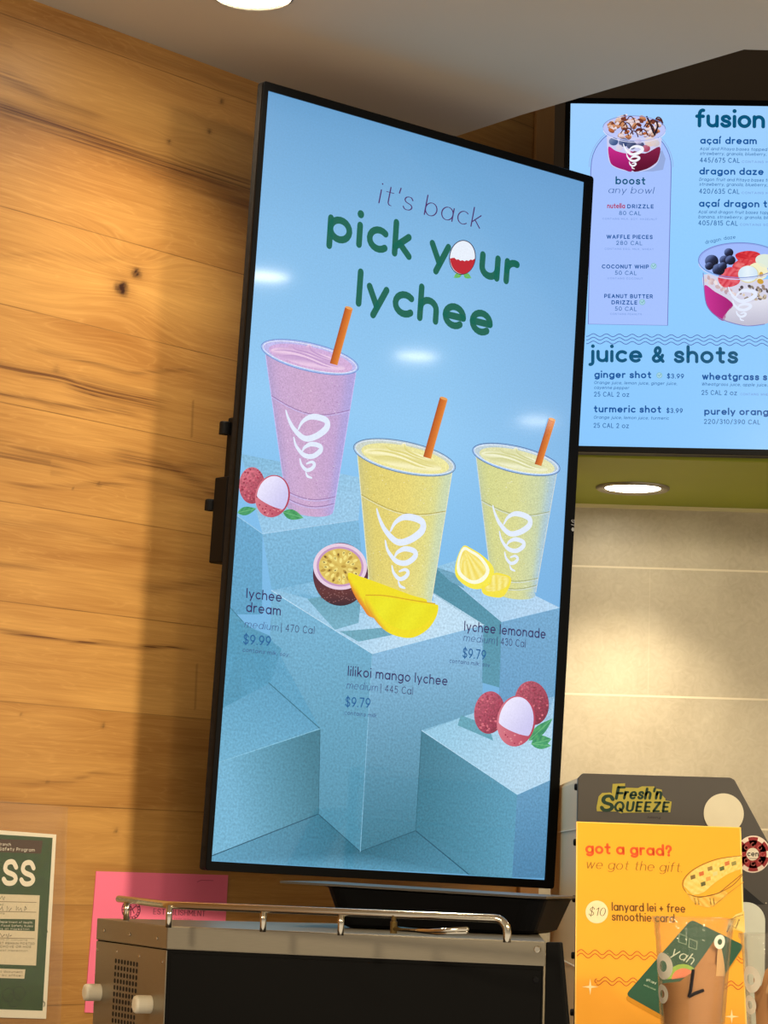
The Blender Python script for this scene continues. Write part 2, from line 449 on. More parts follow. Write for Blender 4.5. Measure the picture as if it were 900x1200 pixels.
# the swirl emblem: three loops of a tapering brush line, in a unit box (x right, y down)
SW = [(spline([(.0, .0), (.06, .12), (.20, .28), (.45, .415), (.72, .385), (.97, .27), (.985, .16), (.80, .105), (.58, .10), (.40, .17), (.30, .28)], 6), (.25, 1.0, 1.25, 1.1, .3)),
      (spline([(.19, .40), (.25, .53), (.43, .66), (.65, .68), (.83, .60), (.82, .53), (.62, .50), (.46, .545), (.40, .60)], 6), (.25, .85, .95, .85, .3)),
      (spline([(.34, .72), (.38, .81), (.50, .885), (.63, .86), (.69, .80), (.62, .765), (.50, .79)], 5), (.25, .65, .7, .6, .3)),
      (spline([(.48, .915), (.52, .975), (.62, 1.0)], 5), (.2, .5, .3))]
def swirl(art, o, ex, ey, wpx, col):
    for P, ws in SW:
        pts = [(o[0] + ex[0] * x + ey[0] * y, o[1] + ex[1] * x + ey[1] * y) for x, y in P]
        m = len(pts)
        wl = [float(np.interp(i / (m - 1), np.linspace(0, 1, len(ws)), ws)) * wpx for i in range(m)]
        art.line(pts, wl, col)

# ================================================================== THE SETTING
CEIL = 2.414
BACK = 3.93                                     # tiled back wall
_d = ray(2990, 1085); DW = np.array([_d[0], _d[1], 0]); DW /= np.linalg.norm(DW)
NW = np.array([DW[1], -DW[0], 0])               # faces the shop
WF = Frame(NW * -2.217, DW, (0, 0, 1))          # wooden wall surface: s along, z up
WEND = WF.uv(637, 600)[0]

# --- wooden wall: long horizontal boards with knots and dark mineral streaks
seam = [WF.uv(0, y)[1] for y in (241, 357, 472, 588, 705, 820, 942)]
PITCH = -np.polyfit(range(7), seam, 1)[0]; Z0 = np.polyfit(range(7), seam, 1)[1]
def wood_mat():
    m, t, b = nt('honey_boards')
    N = t.nodes; Lk = t.links
    tc = N.new('ShaderNodeTexCoord'); sp = N.new('ShaderNodeSeparateXYZ'); Lk.new(tc.outputs['Object'], sp.inputs[0])
    at = N.new('ShaderNodeAttribute'); at.attribute_name = 'grain'      # r: warped height, g: streak, b: knot
    sa = N.new('ShaderNodeSeparateXYZ'); Lk.new(at.outputs['Vector'], sa.inputs[0])
    def M(op, a, b_=None, c=None):
        n = N.new('ShaderNodeMath'); n.operation = op
        for i, v in enumerate((a, b_, c)):
            if v is None: continue
            if isinstance(v, (int, float)): n.inputs[i].default_value = v
            else: Lk.new(v, n.inputs[i])
        return n.outputs[0]
    bd = M('DIVIDE', M('SUBTRACT', sp.outputs[1], float(Z0 % PITCH)), float(PITCH))
    idx = M('FLOOR', bd); fr = M('FRACT', bd)
    def noise(sx, sy, sc, det=4, rough=.55, dist=0.0, yy=None):
        cv = N.new('ShaderNodeCombineXYZ')
        Lk.new(M('MULTIPLY', sp.outputs[0], sx), cv.inputs[0]); Lk.new(M('MULTIPLY', yy or sa.outputs[0], sy), cv.inputs[1])
        Lk.new(M('MULTIPLY', idx, 3.71), cv.inputs[2])
        n = N.new('ShaderNodeTexNoise'); n.inputs['Scale'].default_value = sc; n.inputs['Detail'].default_value = det
        n.inputs['Roughness'].default_value = rough; n.inputs['Distortion'].default_value = dist
        Lk.new(cv.outputs[0], n.inputs['Vector']); return n.outputs[0]
    broad = noise(1.2, 9, 2.0, 3, .5, .6); fine = noise(4, 160, 1.6, 5, .65); rings = noise(2.0, 26, 1.8, 2, .5, 1.2)
    wav = M('PINGPONG', M('MULTIPLY', rings, 9.0), 0.5)                     # cathedral figure
    wav = M('POWER', M('MULTIPLY', wav, 2.0), 5.0)
    r1 = N.new('ShaderNodeValToRGB'); e = r1.color_ramp
    e.elements[0].position = .30; e.elements[0].color = (*lin((152, 101, 46)), 1)
    e.elements[1].position = .72; e.elements[1].color = (*lin((200, 149, 79)), 1)
    mixv = M('ADD', M('MULTIPLY', broad, .62), M('MULTIPLY', fine, .38))
    wn = N.new('ShaderNodeTexWhiteNoise'); wn.noise_dimensions = '1D'; Lk.new(idx, wn.inputs['W'])
    mixv = M('ADD', mixv, M('MULTIPLY_ADD', wn.outputs[0], .10, -.05))
    Lk.new(mixv, r1.inputs[0])
    def mixc(f, a, col):
        x = N.new('ShaderNodeMix'); x.data_type = 'RGBA'; x.inputs[7].default_value = (*lin(col), 1)
        Lk.new(f, x.inputs[0]); Lk.new(a, x.inputs[6]); return x.outputs[2]
    c = mixc(M('MULTIPLY', wav, .13), r1.outputs[0], (236, 184, 108))
    st = M('MULTIPLY', sa.outputs[1], M('MAXIMUM', M('MULTIPLY_ADD', noise(2.2, 230, 1.5, 5, .6), 3.6, -1.15), 0.08)); st = M('MINIMUM', M('ADD', st, M('MULTIPLY', M('MAXIMUM', M('SUBTRACT', sa.outputs[1], 1.05), 0.0), 5.0)), 1.0)
    c = mixc(st, c, (88, 48, 22))
    c = mixc(M('MINIMUM', sa.outputs[2], 1.0), c, (52, 26, 14))
    edge = M('MULTIPLY', M('LESS_THAN', fr, .011), M('MULTIPLY_ADD', noise(5, 3, 3.0, 2), .9, .15)); edge = M('MINIMUM', edge, 1.0)
    c = mixc(M('MULTIPLY', edge, .75), c, (70, 38, 16))
    # hairline butt joints between board ends
    Lk.new(c, b.inputs['Base Color'])
    b.inputs['Roughness'].default_value = .42; b.inputs['Specular IOR Level'].default_value = .35
    bp = N.new('ShaderNodeBump'); bp.inputs['Strength'].default_value = .12; bp.inputs['Distance'].default_value = .002
    Lk.new(M('SUBTRACT', fine, M('MULTIPLY', edge, 2.0)), bp.inputs['Height']); Lk.new(bp.outputs[0], b.inputs['Normal'])
    return m

def wood_wall():
    s0, s1 = WF.uv(0, 600)[0] - .02, WEND
    sg = np.concatenate([[s0 - 2.2, s0 - .8, s0 - .3, s0 - .1], np.arange(s0, WF.uv(330, 600)[0], .0032), np.linspace(WF.uv(330, 600)[0], s1, 8)])
    zg = np.concatenate([[0, .5, .9, 1.1], np.arange(1.17, CEIL + .02, .0032), [2.5, 2.7, 2.95]])
    S, Z = np.meshgrid(sg, zg)
    gy = Z.copy(); dark = np.zeros_like(S); kn = np.zeros_like(S)
    def at(px, py): return WF.uv(px, py)
    # knots: photo position, radius, strength
    for px, py, r, k in ((143, 338, .0115, 1.25), (160, 320, .0080, 1.1), (10, 51, .0035, .9), (66, 433, .006, .35), (260, 119, .004, .7), (245, 154, .0045, .7), (198, 166, .003, .9), (121, 850, .0028, .9), (56, 916, .0025, .7), (25, 838, .002, .7), (136, 974, .0035, .6), (116, 568, .004, .6), (86, 573, .002, .6)):
        a, z = at(px, py); ds, dz = S - a, Z - z
        rr = np.sqrt((ds / 1.25) ** 2 + dz ** 2)
        ang = np.arctan2(dz, ds)
        lim = r * (1 + .09 * np.sin(3 * ang + px))
        kn = np.maximum(kn, k * np.clip((lim - rr) / (r * .6), 0, 1) * (.78 + .22 * np.cos(rr / r * 7 + ang * 2)))
        dark = np.maximum(dark, .45 * k * np.exp(-(rr / (r * 1.5)) ** 2))
        gy += 1.0 * dz * np.exp(-((ds / (r * 7)) ** 2 + (dz / (r * 4)) ** 2)) * min(k, 1)
    # mineral streaks: photo polyline, half thickness, strength
    for pts, th, k in (
        ([(0, 125), (60, 146), (130, 170), (200, 196), (290, 218)], .010, .75), ([(0, 84), (25, 100), (60, 122), (100, 135)], .008, .45),
        ([(120, 163), (180, 200), (240, 225), (292, 240)], .006, .40), ([(0, 428), (40, 437), (75, 443), (110, 462), (170, 468)], .004, .70),
        ([(60, 414), (110, 425), (150, 438), (215, 433)], .0025, .45), ([(0, 462), (40, 468), (60, 474), (100, 478), (142, 482)], .003, .65),
        ([(100, 455), (135, 463), (170, 470)], .010, .55), ([(0, 516), (40, 530), (100, 540), (175, 547), (262, 545)], .004, .40),
        ([(0, 532), (50, 540), (80, 552), (60, 548)], .006, .45), ([(150, 535), (200, 548), (262, 583)], .007, .60), ([(160, 560), (210, 575), (262, 592)], .006, .35),
        ([(0, 739), (40, 745), (85, 752), (120, 753), (160, 758), (205, 758)], .0026, 1.3), ([(0, 661), (30, 663)], .003, .4),
        ([(180, 690), (230, 684), (262, 678)], .006, .4), ([(0, 300), (60, 296), (110, 305), (170, 300)], .003, .18),
        ([(40, 918), (85, 915), (110, 906)], .002, .35), ([(0, 935), (70, 942), (150, 948)], .002, .25),
        ([(0, 612), (80, 622), (150, 640)], .004, .28), ([(30, 570), (90, 570), (130, 566)], .0025, .45), ([(0, 20), (90, 45), (200, 75), (300, 112)], .006, .25)):
        P = np.array([at(*p) for p in pts])
        zc = np.interp(S, P[:, 0], P[:, 1]); span = (P[0, 0] - S) / .03, (S - P[-1, 0]) / .03
        fade = np.exp(-np.clip(np.maximum(*span), 0, 9) ** 2)
        wob = th * (.85 + .22 * np.sin(S * 23 + th * 900) * np.sin(S * 9))
        if k < 1: wob = wob * 1.5; k = min(k * 1.35, 1.0)
        else: wob = th * (.8 + .2 * np.sin(S * 60))
        dark = np.maximum(dark, k * np.exp(-((Z - zc) / wob) ** 2) * fade)
    # board-end joints
    for px, y0, y1 in ((226, 468, 512), (231, 778, 832)):
        a, za = at(px, y0); _, zb = at(px, y1)
        kn = np.maximum(kn, .35 * (np.abs(S - a) < .0012) * (Z < za) * (Z > zb))
    h, w_ = S.shape
    me = bpy.data.meshes.new('wall_left')
    V = np.stack([S.ravel(), Z.ravel(), np.zeros(S.size)], 1)
    ii = np.arange(h * w_).reshape(h, w_)
    Fq = np.stack([ii[:-1, :-1].ravel(), ii[:-1, 1:].ravel(), ii[1:, 1:].ravel(), ii[1:, :-1].ravel()], 1)
    n0 = len(V)
    # thickness behind the face
    bk = np.array([[sg[0], 0, -.12], [sg[-1], 0, -.12], [sg[-1], zg[-1], -.12], [sg[0], zg[-1], -.12]])
    V = np.vstack([V, bk])
    faces = Fq.tolist() + [[n0 + 3, n0 + 2, n0 + 1, n0]] + [
        [n0, n0 + 1] + ii[0, ::-1].tolist(), ii[-1, :].tolist() + [n0 + 2, n0 + 3],
        ii[::-1, -1].tolist() + [n0 + 1, n0 + 2][:2], [n0, ] + ii[:, 0].tolist() + [n0 + 3]]
    me.from_pydata(V.tolist(), [], faces)
    at_ = me.attributes.new('grain', 'FLOAT_VECTOR', 'POINT')
    A = np.zeros((len(V), 3), np.float32); A[:n0, 0] = gy.ravel(); A[:n0, 1] = dark.ravel(); A[:n0, 2] = kn.ravel()
    at_.data.foreach_set('vector', A.ravel())
    o = link('wall_left', me, wood_mat(), None, 'structure'); o.matrix_world = WF.mat()
wood_wall()

# --- tiled back wall: large beige stone tiles, thin pale joints, dark paint above the soffit
def tile_mat():
    m, t, b = nt('beige_stone_tile'); N = t.nodes; Lk = t.links
    tc = N.new('ShaderNodeTexCoord'); sp = N.new('ShaderNodeSeparateXYZ'); Lk.new(tc.outputs['Object'], sp.inputs[0])
    def M(op, a, b_=None, c=None):
        n = N.new('ShaderNodeMath'); n.operation = op
        for i, v in enumerate((a, b_, c)):
            if v is None: continue
            if isinstance(v, (int, float)): n.inputs[i].default_value = v
            else: Lk.new(v, n.inputs[i])
        return n.outputs[0]
    zj = [hy(700, y, BACK)[2] for y in (664, 814)]; ph = zj[0] - zj[1]
    gz = M('DIVIDE', M('SUBTRACT', sp.outputs[2], float(zj[1])), float(ph)); row = M('FLOOR', gz)
    xj = hy(760, 790, BACK)[0]
    gx = M('DIVIDE', M('ADD', M('SUBTRACT', sp.outputs[0], float(xj)), M('MULTIPLY', row, .31)), .62)
    def jl(g, wd):
        f = M('FRACT', M('ADD', g, .5)); return M('LESS_THAN', M('ABSOLUTE', M('SUBTRACT', f, .5)), wd)
    jz = jl(gz, .0075); jx = M('MULTIPLY', jl(gx, .0012), .22)
    j = M('MAXIMUM', jz, jx)
    n = N.new('ShaderNodeTexNoise'); n.inputs['Scale'].default_value = 9; n.inputs['Detail'].default_value = 8; n.inputs['Roughness'].default_value = .6
    Lk.new(tc.outputs['Object'], n.inputs['Vector'])
    n2 = N.new('ShaderNodeTexNoise'); n2.inputs['Scale'].default_value = 60; n2.inputs['Detail'].default_value = 4; n2.inputs['Distortion'].default_value = 2
    Lk.new(tc.outputs['Object'], n2.inputs['Vector'])
    r = N.new('ShaderNodeValToRGB'); r.color_ramp.elements[0].position = .3; r.color_ramp.elements[0].color = (*lin((174, 159, 130)), 1)
    r.color_ramp.elements[1].position = .7; r.color_ramp.elements[1].color = (*lin((200, 187, 158)), 1)
    Lk.new(M('ADD', M('MULTIPLY', n.outputs[0], .6), M('MULTIPLY', n2.outputs[0], .4)), r.inputs[0])
    x = N.new('ShaderNodeMix'); x.data_type = 'RGBA'; x.inputs[7].default_value = (*lin((224, 210, 178)), 1)
    Lk.new(j, x.inputs[0]); Lk.new(r.outputs[0], x.inputs[6]); Lk.new(x.outputs[2], b.inputs['Base Color'])
    b.inputs['Roughness'].default_value = .45
    return m
SOFF = hy(780, 593.5, BACK)[2]                  # underside of the green soffit
bm = bmesh.new(); box(bm, -.25, 3.6, BACK, BACK + .12, 0, SOFF + .02); obj('wall_back', bm, tile_mat(), kind='structure')
M_DARK = mat('dark_recess_paint', (92, 76, 58), .8, noise=.12, scale=6)
bm = bmesh.new(); box(bm, -.25, 3.6, BACK, BACK + .12, SOFF + .02, 3.0); obj('wall_upper', bm, M_DARK, kind='structure')
bm = bmesh.new(); box(bm, -.3, 3.6, 2.99, BACK + .12, 2.95, 3.02); obj('trim_1', bm, M_DARK, kind='structure')
# upright edge board and thin cream edge where the boards end
sj = WF.uv(615.5, 600)[0]
bm = bmesh.new(); box(bm, sj, WEND, 0, 2.93, .0005, .006, .001); bm.transform(WF.mat())
obj('trim_2', bm, mat('edge_board', (190, 136, 76), .5, noise=.10, scale=9, stretch=(8, 8, 1)), kind='structure')
pe = WF.world(WEND, 0)
bm = bmesh.new(); box(bm, pe[0] + .0005, pe[0] + .004, pe[1] - .005, pe[1] + .10, 0, 2.93, .001)
obj('trim_5', bm, mat('cream_edge_trim', (206, 190, 150), .5, noise=.06, scale=12), kind='structure')
xb = hy(650, 900, 3.655)[0]
# floor
M_FLOOR = mat('grey_floor_tile', (112, 100, 86), .5, noise=.15, scale=8)
bm = bmesh.new(); box(bm, -1.2, 2.2, 2.0, BACK + .1, -.08, 0); obj('floor', bm, M_FLOOR, kind='structure')
# dropped ceiling with an angled edge in front of the menu recess
p1 = WF.O + DW * (WF.uv(502, 167)[0]); e1 = hz(610, 135, CEIL); e2 = hz(872, 58, CEIL)
k0 = WF.world(WF.uv(0, 600)[0] - 2.2, 0)
outl = [(p1[0], p1[1]), (k0[0], k0[1]), (k0[0], -2.0), (3.6, -2.0), (3.6, e2[1]), (e2[0], e2[1]), (e1[0], e1[1])]
bm = bmesh.new(); prism(bm, outl, CEIL, CEIL + .10)
obj('ceiling', bm, mat('painted_ceiling', (186, 174, 154), .75, noise=.05, scale=5, bump=.05), kind='structure')
# green soffit
ysf = 3.47
bm = bmesh.new(); box(bm, xb + .001, 3.6, ysf, BACK, SOFF, SOFF + .18, .002)
obj('trim_3', bm, mat('olive_green_soffit', (150, 156, 22), .55, noise=.10, scale=7), kind='structure')
bm = bmesh.new(); box(bm, xb + .001, 3.6, BACK - .004, BACK, SOFF - .006, SOFF)
obj('trim_4', bm, mat('pale_joint', (214, 200, 150), .6, noise=.04), kind='structure')

# counters that carry the equipment (below the frame)
M_STONE = mat('dark_counter_stone', (70, 62, 54), .35, noise=.2, scale=30)
cpoly = [WF.world(WF.uv(0, 600)[0] - .25, 0, .01), WF.world(WEND - .02, 0, .01), (1.5, BACK - .02, 0), (1.5, 2.2, 0), (-.55, 2.2, 0)]
bm = bmesh.new(); prism(bm, [(p[0], p[1]) for p in cpoly], .90, .95, .004)
ct = thing('back_counter', 'long dark stone back counter carrying the steel topped case and juicer', 'counter', Matrix.Identity(4))
obj('worktop', bm, M_STONE, ct)
bm = bmesh.new(); prism(bm, [(p[0] * .98, p[1] * .99 + .03) for p in cpoly], 0.0, .90); obj('base_cabinet', bm, mat('cabinet_laminate', (92, 70, 48), .5, noise=.1), ct)
bm = bmesh.new(); box(bm, .225, .80, 2.52, 2.97, .95, 1.165); box(bm, .215, .81, 2.51, 2.975, 1.165, 1.185, .003)
rs = obj('riser_shelf', bm, mat('white_laminate', (190, 178, 158), .5, noise=.05)); tag(rs, 'low pale riser shelf on the back counter under sign and cups', 'shelf')

# --- downlights
M_RING = mat('brushed_trim_ring', (150, 140, 120), .35, metal=.8, noise=.1)
M_LENS = emit_mat('lit_lamp_lens', (1.0, .93, .80), 30)
def downlight(x, y, z, r_out, r_in, label, power, spread, lens=None):
    t = thing('downlight', label, 'ceiling light', Matrix.Translation((x, y, z)), None)
    b = bmesh.new(); lathe(b, [(r_out, 0), (r_out, -.003), (r_out - .003, -.005), (r_in + .002, -.003), (r_in, .0), (r_in - .001, .001)], 48)
    obj('trim_ring', b, M_RING, t, smooth=True)
    b = bmesh.new(); lathe(b, [(r_in, -.0018), (r_in * .7, -.0026), (0.0005, -.0028)], 48); obj('lens', b, lens or M_LENS, t, smooth=True)
    l = bpy.data.lights.new('downlight_beam', 'AREA'); l.shape = 'DISK'; l.size = r_in * 1.8; l.energy = power; l.color = (1.0, .88, .70); l.spread = spread
    o = bpy.data.objects.new('downlight_beam', l); COL.objects.link(o); o.parent = t; o.location = (0, 0, -.006)
    return t
c1 = hz(296.5, -7, CEIL); r1 = 50 / F_PX * c1[1]
downlight(c1[0], c1[1], CEIL, r1, r1 * .90, 'round ceiling downlight cut by the top edge, above the tall screen', 2.4, math.radians(125))
c2 = hz(741.5, 571, SOFF); r2 = 43.5 / F_PX * c2[1]
downlight(c2[0], c2[1], SOFF, r2, r2 * .75, 'round downlight set in the green soffit under the menu screen', 2.3, math.radians(96))
for (x, y) in ((1.406, 2.465), (2.292, 2.553), (3.28, 2.642)):
    dl = downlight(x, y, CEIL, .055, .047, 'round ceiling downlight out of frame, mirrored as a glint in the tall screen', 2.0, math.radians(120)); dl['group'] = 'ceiling downlights to the right of the frame'

# ================================================================== THE TALL SCREEN
TVC = np.array([0.03281407, 3.11165102, 1.85816299])
TV = Frame(TVC, (0.78776961, 0.61555047, -0.02273007), (0.03559858, -0.00865676, 0.99932868))
TW, TH = .5294, .9411
M_BEZ = mat('black_bezel', (5, 5, 5), .4, spec=.10, noise=.2, scale=80)
M_DUST = mat('dusty_black_casing', (34, 30, 26), .9, spec=.1, noise=.6, scale=160)
M_BLK = mat('black_plastic', (10, 9, 9), .55, spec=.15, noise=.2, scale=60)
PIC = attr_mat('lit_picture', True, .045, 420, .065, .5)
PICR = attr_mat('lit_picture_rough_stone', True, .17, 330, .065, .5)
PICS = attr_mat('lit_picture_speckled', True, .14, 520, .065, .5)
PICF = attr_mat('lit_picture_fruit', True, .34, 420, .065, .5)

def frame_bm(w, h, bw, bh, z0, z1, rad=.004, dx=0.0):
    """a rectangular picture frame w x h (inner), border bw/bh"""
    bm = bmesh.new()
    out = rrect(w + 2 * bw, h + 2 * bh, rad, 4, dx)
    inn = rrect(w, h, .0006, 4)
    n = len(out)
    lev = [[bm.verts.new((*p, z0)) for p in out], [bm.verts.new((*p, z1 - .001)) for p in out],
           [bm.verts.new((p[0] * (1 - .001 / w), p[1] * (1 - .001 / h), z1)) for p in out], [bm.verts.new((*p, z1)) for p in inn], [bm.verts.new((*p, z0)) for p in inn]]
    for a, b in zip(lev, lev[1:] + lev[:1]):
        for i in range(n): bm.faces.new((a[i], a[(i + 1) % n], b[(i + 1) % n], b[i]))
    return bm

tv = thing('television', 'tall portrait wall screen in a black bezel showing three iced fruit drinks', 'screen', Matrix(TV.mat()))
obj('bezel', frame_bm(TW, TH, .0120, .0110, -.0015, .0022, dx=.0045), M_BEZ, tv)
bm = bmesh.new(); prism(bm, rrect(TW + .024, TH + .022, .004, 4, .0045), -.0115, -.0016, .0008)
obj('rear_edge', bm, M_DUST, tv, label='dusty grey rear edge of the casing')
bm = bmesh.new(); prism(bm, rrect(TW * .62, TH * .58, .03, 5, .02, -.06), -.058, -.0117, .008)
obj('rear_housing', bm, M_BLK, tv)
bm = bmesh.new(); _sb = TV.uv(534, 158, -.02); box(bm, _sb[0] - .009, _sb[0] + .009, TH / 2 + .004, TH / 2 + .0165, -.030, -.0117, .001); obj('sensor_box', bm, M_BLK, tv, label='small black box on the top edge')
# maker's mark on the right border
a = Art(TV, 1, .0002, .0022)
mk = a.uv((670.0, 620.5)); a.disc(mk, .0026, (150, 150, 150), 20)
P_ = TV.uv(670.8, 612)
a.text('LG', (671.9, 616.2), (672.6, 609.4), 4.2, (150, 150, 150), .2)
a.build('maker_mark', attr_mat('printed_mark', False, .02, 200), tv, 'small grey round mark and letters on the right border')

def lerp(a, b, t):
    t = max(0.0, min(1.0, t)); return tuple(a[i] + (b[i] - a[i]) * t for i in range(3))
def ramp(t, *st):
    for (t0, c0), (t1, c1) in zip(st, st[1:]):
        if t <= t1: return lerp(c0, c1, (t - t0) / (t1 - t0))
    return st[-1][1]

def scr_bg(x, y):
    c = ramp((y - 0.25 * (x - 450)) / 1000, (.10, (88, 146, 194)), (.17, (110, 166, 212)), (.30, (132, 188, 232)), (.50, (146, 202, 244)), (.62, (128, 190, 236)), (1.0, (100, 166, 206)))
    return lerp(c, (100, 150, 206), max(0, (x - 520) / 420) * .9)
A_ = Art(TV, 0)
iw, ih = TW / 2, TH / 2
cor = []
def proj(p):
    q = C2W.T @ (np.array(p) - EYE); return (450 + F_PX * q[0] / q[2], 600 + F_PX * q[1] / q[2])
TL, TR, BR, BL = [proj(TV.world(*c)) for c in ((-iw, ih), (iw, ih), (iw, -ih), (-iw, -ih))]
A_.patch(TL, TR, BR, BL, scr_bg, 16, 36)
screen = A_.build('screen', PIC, tv, 'lit screen face with pale blue backdrop')

def clipL(y):   # left and right limits of the lit area at height y of the picture
    t = (y - TL[1]) / (BL[1] - TL[1]); return TL[0] + (BL[0] - TL[0]) * t + .4
def clipR(y):
    t = (y - TR[1]) / (BR[1] - TR[1]); return TR[0] + (BR[0] - TR[0]) * t - .4

# --- stepped stone blocks of the picture
class StoneArt(Art):
    def add(s, uv, col):
        k = max(0.0, min(1.0, (col[0] - 70) / 100.0))
        return Art.add(s, uv, (col[0] * (.90 + .14 * k), col[1] * (.92 + .07 * k), col[2] * (.80 + .14 * k)))
B = StoneArt(TV, 1)
def g2(c0, c1, p, q):
    """colour running from c0 at p to c1 at q"""
    p = np.array(p, float); q = np.array(q, float); d = q - p; L2 = d @ d
    return lambda x, y: lerp(c0, c1, ((np.array((x, y)) - p) @ d) / L2)
top_c = (166, 212, 252)
# block under the pink drink
B.patch((clipL(532), 532), (424, 560), (420, 609), (307.5, 625.5), g2((132, 192, 246), (150, 204, 252), (290, 540), (330, 620)), 8, 6)
B.poly([(clipL(604), 604), (307.5, 625.5), (307, 720), (clipL(720), 720)], g2((108, 176, 240), (96, 168, 232), (290, 610), (290, 720)))
B.patch((307.5, 625.5), (420, 609), (430, 720), (318, 690), g2((128, 190, 246), (112, 180, 240), (350, 620), (360, 700)), 4, 4)
# back block strip at left
B.poly([(clipL(712), 712), (285, 729), (330, 760), (317, 800), (clipL(830), 830)], g2((92, 164, 222), (84, 156, 214), (265, 715), (300, 790)))
# left low block: top and front
B.patch((clipL(724), 724), (316, 745), (375, 854), (clipL(893), 893.5), g2((112, 182, 238), (92, 164, 226), (270, 880), (330, 780)), 8, 8)
B.patch((clipL(893), 893.5), (375, 854), (373, 954), (clipL(1003), 1003), g2((118, 186, 240), (68, 132, 178), (270, 930), (374, 915)), 10, 6)
# block under the lemonade drink
B.patch((512, 664), (540, 655), (clipR(712), 712), (587.5, 728.5), g2((144, 202, 252), (172, 214, 254), (530, 665), (620, 720)), 6, 4)
B.poly([(511, 664), (587.5, 728.5), (586, 806), (565, 800), (566, 735), (506.5, 695)], g2((84, 152, 200), (92, 160, 208), (520, 680), (580, 790)))
B.patch((587.5, 728.5), (clipR(712), 712), (clipR(845), 845), (584, 838), g2((118, 176, 238), (104, 164, 230), (620, 720), (620, 840)), 4, 6)
# middle block
B.patch((318, 692), (430, 668), (567, 732), (436, 766), g2((140, 198, 248), (182, 222, 255), (350, 690), (480, 750)), 10, 8)
B.poly([(511, 746), (507, 694), (567, 732)], (182, 222, 255))
gl = g2((120, 186, 242), (84, 152, 204), (350, 715), (392, 985)); gr = g2((134, 190, 246), (70, 134, 182), (470, 760), (476, 985))
B.patch((318, 692), (436, 766), (429.7, 870), (375, 854), gl, 8, 8); B.poly([(318, 692), (375, 854), (314.7, 800)], gl)
B.patch((375, 854), (429.7, 870), (422, 998), (373, 954), gl, 6, 8)
B.patch((436, 766), (567, 732), (565, 832), (429, 882), gr, 8, 8); B.poly([(429, 882), (565, 832), (494, 857)], gr)
B.patch((429, 882), (494, 857), (487, 973.5), (422, 998), gr, 6, 8)
# right low block
B.patch((494, 856), (566, 832), (clipR(816), 816), (606, 930.6), g2((146, 204, 248), (172, 216, 252), (520, 850), (620, 900)), 6, 6)
B.poly([(clipR(816), 816), (clipR(914), 914), (606, 930.6)], g2((168, 214, 252), (172, 216, 252), (640, 830), (620, 920)))
B.patch((494, 856), (606, 930.6), (600, 1031), (487, 973.5), g2((66, 132, 180), (98, 166, 220), (492, 940), (600, 940)), 8, 6)
B.poly([(487, 973.5), (600, 1031), (596, BR[1] - 3), (550, 1025.5)], g2((66, 132, 180), (98, 166, 220), (492, 940), (600, 940)))
B.patch((606, 930.6), (clipR(914), 914), (clipR(1029), 1029), (600, 1028), g2((106, 164, 226), (84, 142, 208), (620, 925), (620, 1030)), 4, 6)
# floor of the picture
B.poly([(clipL(1003), 1003.5), (373, 954), (422, 998), (487, 973.5), (549, 1024.5), (400, 1017), (BL[0] + .5, BL[1] - .5)], lambda x, y: lerp((98, 168, 226), (46, 108, 150), max(0, 1 - abs(x - 440) / 140)))
# thin dark joints and soft pale edges
for pts, wd, c in (([(clipL(1003) + .5, 1003), (373, 954)], 1.3, (40, 96, 140)), ([(373, 954), (422, 998)], 1.2, (44, 100, 142)), ([(422, 998), (487, 973.5)], 1.2, (44, 100, 142)),
                   ([(487, 973.5), (549, 1024.5)], 1.4, (40, 96, 140)), ([(375, 854), (373, 954)], 1.2, (58, 118, 160)), ([(494, 856), (487, 973.5)], 1.2, (58, 118, 160)),
                   ([(314.7, 800), (375, 854)], 1.3, (60, 124, 172)), ([(clipL(712) + .5, 712), (285, 729)], 1.2, (70, 136, 190)), ([(566, 735), (565, 800)], .9, (96, 160, 214))):
    b_ = B; b_.n += .00002; b_.line(pts, wd, c)
for pts, c in (([(318, 692), (436, 766), (567, 732)], (178, 220, 254)), ([(436, 766), (422, 998)], (132, 192, 240)), ([(494, 856), (606, 931), (clipR(914), 914)], (170, 216, 252)),
               ([(clipL(893), 893.5), (375, 854)], (130, 196, 244)), ([(307.5, 625.5), (420, 609)], (160, 208, 252)), ([(clipL(604), 604), (307.5, 625.5)], (150, 204, 252)), ([(511, 664), (587.5, 728.5), (clipR(712), 712)], (164, 210, 254))):
    B.line(pts, 1.0, c)
# cast shades that belong to the picture
B.n += .00002
B.patch((360, 702), (424, 690), (420, 730), (392, 738), g2((108, 170, 214), (120, 182, 226), (400, 700), (400, 735)), 2, 2)
B.patch((398, 740), (455, 735), (470, 742), (420, 752), (112, 174, 216), 2, 2)
B.patch((540, 838), (572, 850), (578, 868), (536, 850), (104, 172, 214), 2, 2)
B.patch((509, 664), (533, 672), (545, 690), (528, 682), (112, 172, 222), 2, 2)
B.build('stone_block_picture', PICR, screen, 'pale blue stepped stone blocks in the picture')

